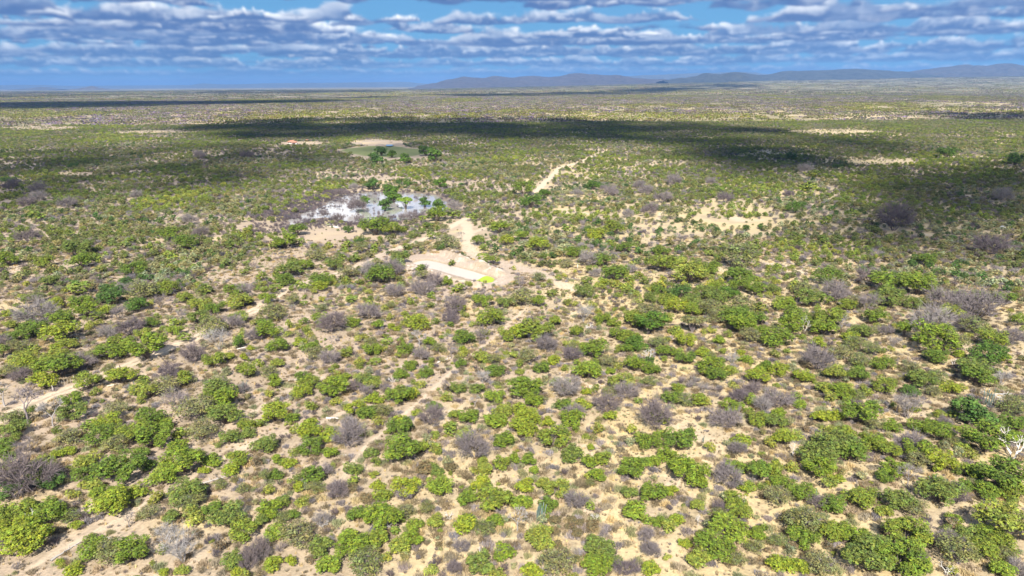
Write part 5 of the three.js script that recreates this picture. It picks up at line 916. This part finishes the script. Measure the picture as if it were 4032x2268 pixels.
{ // broken stones thrown up at the near end of the pond
  const r = rng(66), g = [0, 1, 2].map((k) => { const s = new THREE.IcosahedronGeometry(1, 1), p = s.attributes.position; for (let i = 0; i < p.count; i++) { const q = 0.75 + 0.5 * Math.abs(noise3(p.getX(i) * 2 + k * 9, p.getY(i) * 2, p.getZ(i) * 2)); p.setXYZ(i, p.getX(i) * q, p.getY(i) * q * 0.7, p.getZ(i) * q); } s.computeVertexNormals(); s.setAttribute('color', new THREE.Float32BufferAttribute(new Float32Array(p.count * 3).fill(1), 3)); return s; });
  const bags = [[], [], []];
  for (let k = 0; k < 420; k++) { const a = k < 240 ? midTile([152 + r() * 26, 121 + r() * 10]) : midTile([178 + r() * 66, 106 + r() * 30]); if (pondAt(...a) < 0.8) continue; const s = 0.12 + 0.4 * r() * r(); bags[k % 3].push([a[0], groundY(...a) + s * 0.1, a[1], s, s, r() * 6, vary([0.52, 0.45, 0.39], r)]); }
  tag(scatter('rubble', 'broken pale stones on the earth heaps round the pond', bags.map((items, i) => ({ part: 'stone', geometry: g[i], material: plain, items }))), null, 'rubble');
}
// ---------------------------------------------------------------- the farm house and its shelter
{
  const terracotta = [matte(rgb(0.42, 0.2, 0.13)), matte(rgb(0.36, 0.17, 0.11))], plaster = matte(rgb(0.66, 0.62, 0.56)), timber = matte(rgb(0.13, 0.08, 0.06)), dim = matte(rgb(0.05, 0.05, 0.06), { roughness: 0.3 });
  const box = (w, h, d, x, y, z) => new THREE.BoxGeometry(w, h, d).translate(x, y + h / 2, z);
  const hip = (w, d, h, over, y) => { const a = w / 2 + over, b = d / 2 + over, c = Math.max(0.2, a - b), P = [[-a, y, b], [a, y, b], [a, y, -b], [-a, y, -b], [-c, y + h, 0], [c, y + h, 0]], T = [[0, 1, 5], [0, 5, 4], [1, 2, 5], [2, 3, 4], [2, 4, 5], [3, 0, 4], [0, 2, 1], [0, 3, 2]], g = new THREE.BufferGeometry(); g.setAttribute('position', new THREE.Float32BufferAttribute(T.flatMap((t) => t.flatMap((k) => P[k])), 3)); g.computeVertexNormals(); return g; };
  let [x, z] = groundAt(1150, 567.5);
  const g = thing('farm_house', 'low farm house with orange tiled hip roof beyond the lake', 'house', x, groundY(x, z), z, 0.18);
  mesh('wall', box(13, 2.9, 8, 0, 0, 0), plaster, g);
  const roof = mesh('roof', hip(13, 8, 2.6, 1.4, 2.95), terracotta[0], g); mesh('ridge_tiles', box(4, 0.2, 0.4, 0, 5.5, 0), terracotta[1], roof);
  const porch = mesh('porch_roof', new THREE.BoxGeometry(8, 0.16, 4).rotateX(0.2).translate(4.2, 2.55, 6.5), terracotta[1], g);
  for (const px of [0.6, 4.2, 7.8]) mesh('porch_post', box(0.22, 2.2, 0.22, px, 0, 8), timber, g);
  const door = mesh('door', box(1.1, 2.1, 0.12, 3.4, 0, 4.06), timber, g); mesh('handle', box(0.06, 0.12, 0.08, 3.8, 1, 4.14), dim, door);
  for (const px of [-4.6, -1.4, 5.6]) { const w = mesh('window', box(1.2, 1.1, 0.1, px, 1.1, 4.05), timber, g); mesh('pane', box(1.0, 0.9, 0.04, px, 1.2, 4.12), dim, w); }
  mesh('water_tank', new THREE.CylinderGeometry(1.1, 1.1, 1.3, 18).translate(7.2, 0.65, 9.6), matte(rgb(0.75, 0.76, 0.78)), g);
  [x, z] = groundAt(1209, 559);
  const s = thing('shelter', 'small open shelter with a brown tiled roof beyond the farm house', 'shelter', x, groundY(x, z), z, 0.1);
  mesh('roof', hip(5, 4, 1.2, 0.4, 2.4), terracotta[1], s); for (const [a, b] of [[-2.3, -1.8], [2.3, -1.8], [-2.3, 1.8], [2.3, 1.8]]) mesh('post', box(0.2, 2.45, 0.2, a, 0, b), timber, s);
}
// ---------------------------------------------------------------- cattle
function cow(px, py, turn, hide, label, patch) {
  const [x, z] = groundAt(px, py), size = 2.8, res = 64, bones = [];
  const B = (ax, ay, az, ar, bx, by, bz, br) => bones.push([ax, ay, az, ar, bx, by, bz, br]);
  B(-0.62, 1.02, 0, 0.32, 0.45, 1.05, 0, 0.33); B(-0.5, 0.88, 0, 0.3, 0.3, 0.85, 0, 0.33);       // trunk and belly
  B(0.5, 1.12, 0, 0.26, 0.92, 1.2, 0, 0.16); B(0.92, 1.24, 0, 0.15, 1.24, 1.02, 0, 0.09);        // neck, head, muzzle
  for (const s of [-1, 1]) {
    B(0.95, 1.3, s * 0.12, 0.05, 0.9, 1.3, s * 0.28, 0.03); B(1.0, 1.34, s * 0.08, 0.03, 1.02, 1.5, s * 0.17, 0.012);   // ears, horns
    B(0.42 + s * 0.05, 0.86, s * 0.19, 0.15, 0.46 + s * 0.1, 0.46, s * 0.19, 0.075); B(0.46 + s * 0.1, 0.46, s * 0.19, 0.07, 0.44 + s * 0.14, 0.06, s * 0.19, 0.06);
    B(-0.6 - s * 0.04, 0.9, s * 0.19, 0.19, -0.52 - s * 0.1, 0.62, s * 0.19, 0.11); B(-0.52 - s * 0.1, 0.62, s * 0.19, 0.1, -0.7 - s * 0.12, 0.42, s * 0.19, 0.07); B(-0.7 - s * 0.12, 0.42, s * 0.19, 0.065, -0.68 - s * 0.14, 0.06, s * 0.19, 0.06);
  }
  B(-0.88, 1.16, 0, 0.05, -0.98, 0.55, 0, 0.03);
  const mc = new MarchingCubes(res, plain, true, false, 120000), half = size / 2; mc.isolation = 0;
  for (let k = 0; k < res; k++) for (let j = 0; j < res; j++) for (let i = 0; i < res; i++) {
    const X = (i / res * 2 - 1) * half, Y = (j / res * 2 - 1) * half + 0.78, Z = (k / res * 2 - 1) * half; let d = 9;
    for (const [ax, ay, az, ar, bx, by, bz, br] of bones) {
      const ux = bx - ax, uy = by - ay, uz = bz - az, t = clamp(((X - ax) * ux + (Y - ay) * uy + (Z - az) * uz) / (ux * ux + uy * uy + uz * uz));
      const e = Math.hypot(X - ax - ux * t, Y - ay - uy * t, Z - az - uz * t) - mix(ar, br, t), h = Math.max(0.07 - Math.abs(d - e), 0) / 0.07;
      d = Math.min(d, e) - h * h * 0.0175;
    }
    mc.field[i + j * res + k * res * res] = -d;
  }
  mc.update();
  const n = mc.count, pos = new Float32Array(n * 3), nor = new Float32Array(n * 3), col = new Float32Array(n * 3);
  for (let i = 0; i < n; i++) {
    const X = mc.positionArray[i * 3] * half, Y = mc.positionArray[i * 3 + 1] * half + 0.78, Z = mc.positionArray[i * 3 + 2] * half;
    pos.set([X, Math.max(0, Y), Z], i * 3); nor.set(mc.normalArray.subarray(i * 3, i * 3 + 3), i * 3);
    const w = patch && noise3(X * 1.9 + 3, Y * 1.9, Z * 1.9) > 0.12 && X < 0.75; col.set(w ? [0.62, 0.6, 0.57] : hide, i * 3);
  }
  const g = new THREE.BufferGeometry(); g.setAttribute('position', new THREE.BufferAttribute(pos, 3)); g.setAttribute('normal', new THREE.BufferAttribute(nor, 3)); g.setAttribute('color', new THREE.BufferAttribute(col, 3));
  const o = mesh('cow', g, matte(rgb(1, 1, 1), { vertexColors: true, roughness: 0.7 })); o.position.set(x, groundY(x, z), z); o.rotation.y = turn; tag(o, label, 'cow', 'cattle by the pond');
}
cow(1659, 999, 0.15, [0.02, 0.017, 0.018], 'black cow walking right above the beige pond');
cow(1598, 1013, 0.5, [0.022, 0.019, 0.02], 'black and white cow half hidden by a bush near the pond', true);

// ---------------------------------------------------------------- labels that single out each plant
{
  const sizes = (p) => { const s = p.w * Math.sqrt(p.far / 250); return s < 34 ? 'small' : s < 62 ? 'mid-sized' : s < 95 ? 'large' : 'very large'; };
  const form = (p) => (p.h / p.w > 1.05 ? 'tall' : p.h / p.w < 0.58 ? 'low spreading' : 'rounded');
  const across = (x) => (x < 500 ? 'at the left edge' : x < 1200 ? 'on the left' : x < 1800 ? 'left of centre' : x < 2250 ? 'in the middle' : x < 2900 ? 'right of centre' : x < 3550 ? 'on the right' : 'at the right edge');
  const depth = (y) => (y < 760 ? 'behind the lake' : y < 960 ? 'level with the lake' : y < 1200 ? 'level with the pond' : y < 1420 ? 'just below pond level' : y < 1700 ? 'halfway down the foreground' : y < 1960 ? 'in the near foreground' : 'by the bottom edge');
  const nth = ['first', 'second', 'third', 'fourth', 'fifth', 'sixth', 'seventh', 'eighth', 'ninth', 'tenth', 'eleventh', 'twelfth'];
  const kept = plants.filter((p) => p.object), where = new Map();
  for (const p of kept) { p.object.userData.category = p.K.tree ? 'tree' : 'shrub'; p.desc = `${sizes(p)} ${form(p)} ${p.K.what}`; p.spot = `${across(p.px)}, ${depth(p.py)}`; const k = p.desc + p.spot; if (!where.has(k)) where.set(k, []); where.get(k).push(p); }
  const used = new Set();
  for (const list of where.values()) {
    list.sort((a, b) => a.px - b.px);
    list.forEach((p, i) => {
      let label = `${p.desc} ${p.spot}`;
      if (list.length > 1) {
        let best = null, bd = 1e9;
        for (const q of kept) if (q !== p && q.K.what !== p.K.what) { const d = Math.hypot(q.px - p.px, q.py - p.py); if (d < bd) { bd = d; best = q; } }
        const dx = best.px - p.px, dy = best.py - p.py, side = Math.abs(dx) > Math.abs(dy) * 1.2 ? (dx > 0 ? 'left of' : 'right of') : dy > 0 ? 'behind' : 'in front of';
        label = `${p.desc} ${across(p.px)}, ${depth(p.py)}, ${side} a ${best.K.what}`;
        if (used.has(label) || label.split(' ').length > 16) label = `${nth[i] ?? 'last'} ${p.desc} from left, ${p.spot}`.replace('halfway down the foreground', 'halfway down');
      }
      let words = label.split(' '); if (words.length > 16) label = words.slice(0, 16).join(' ').replace(/,$/, '');
      used.add(label); p.object.userData.label = label;
    });
  }
}

renderer.render(scene, camera);
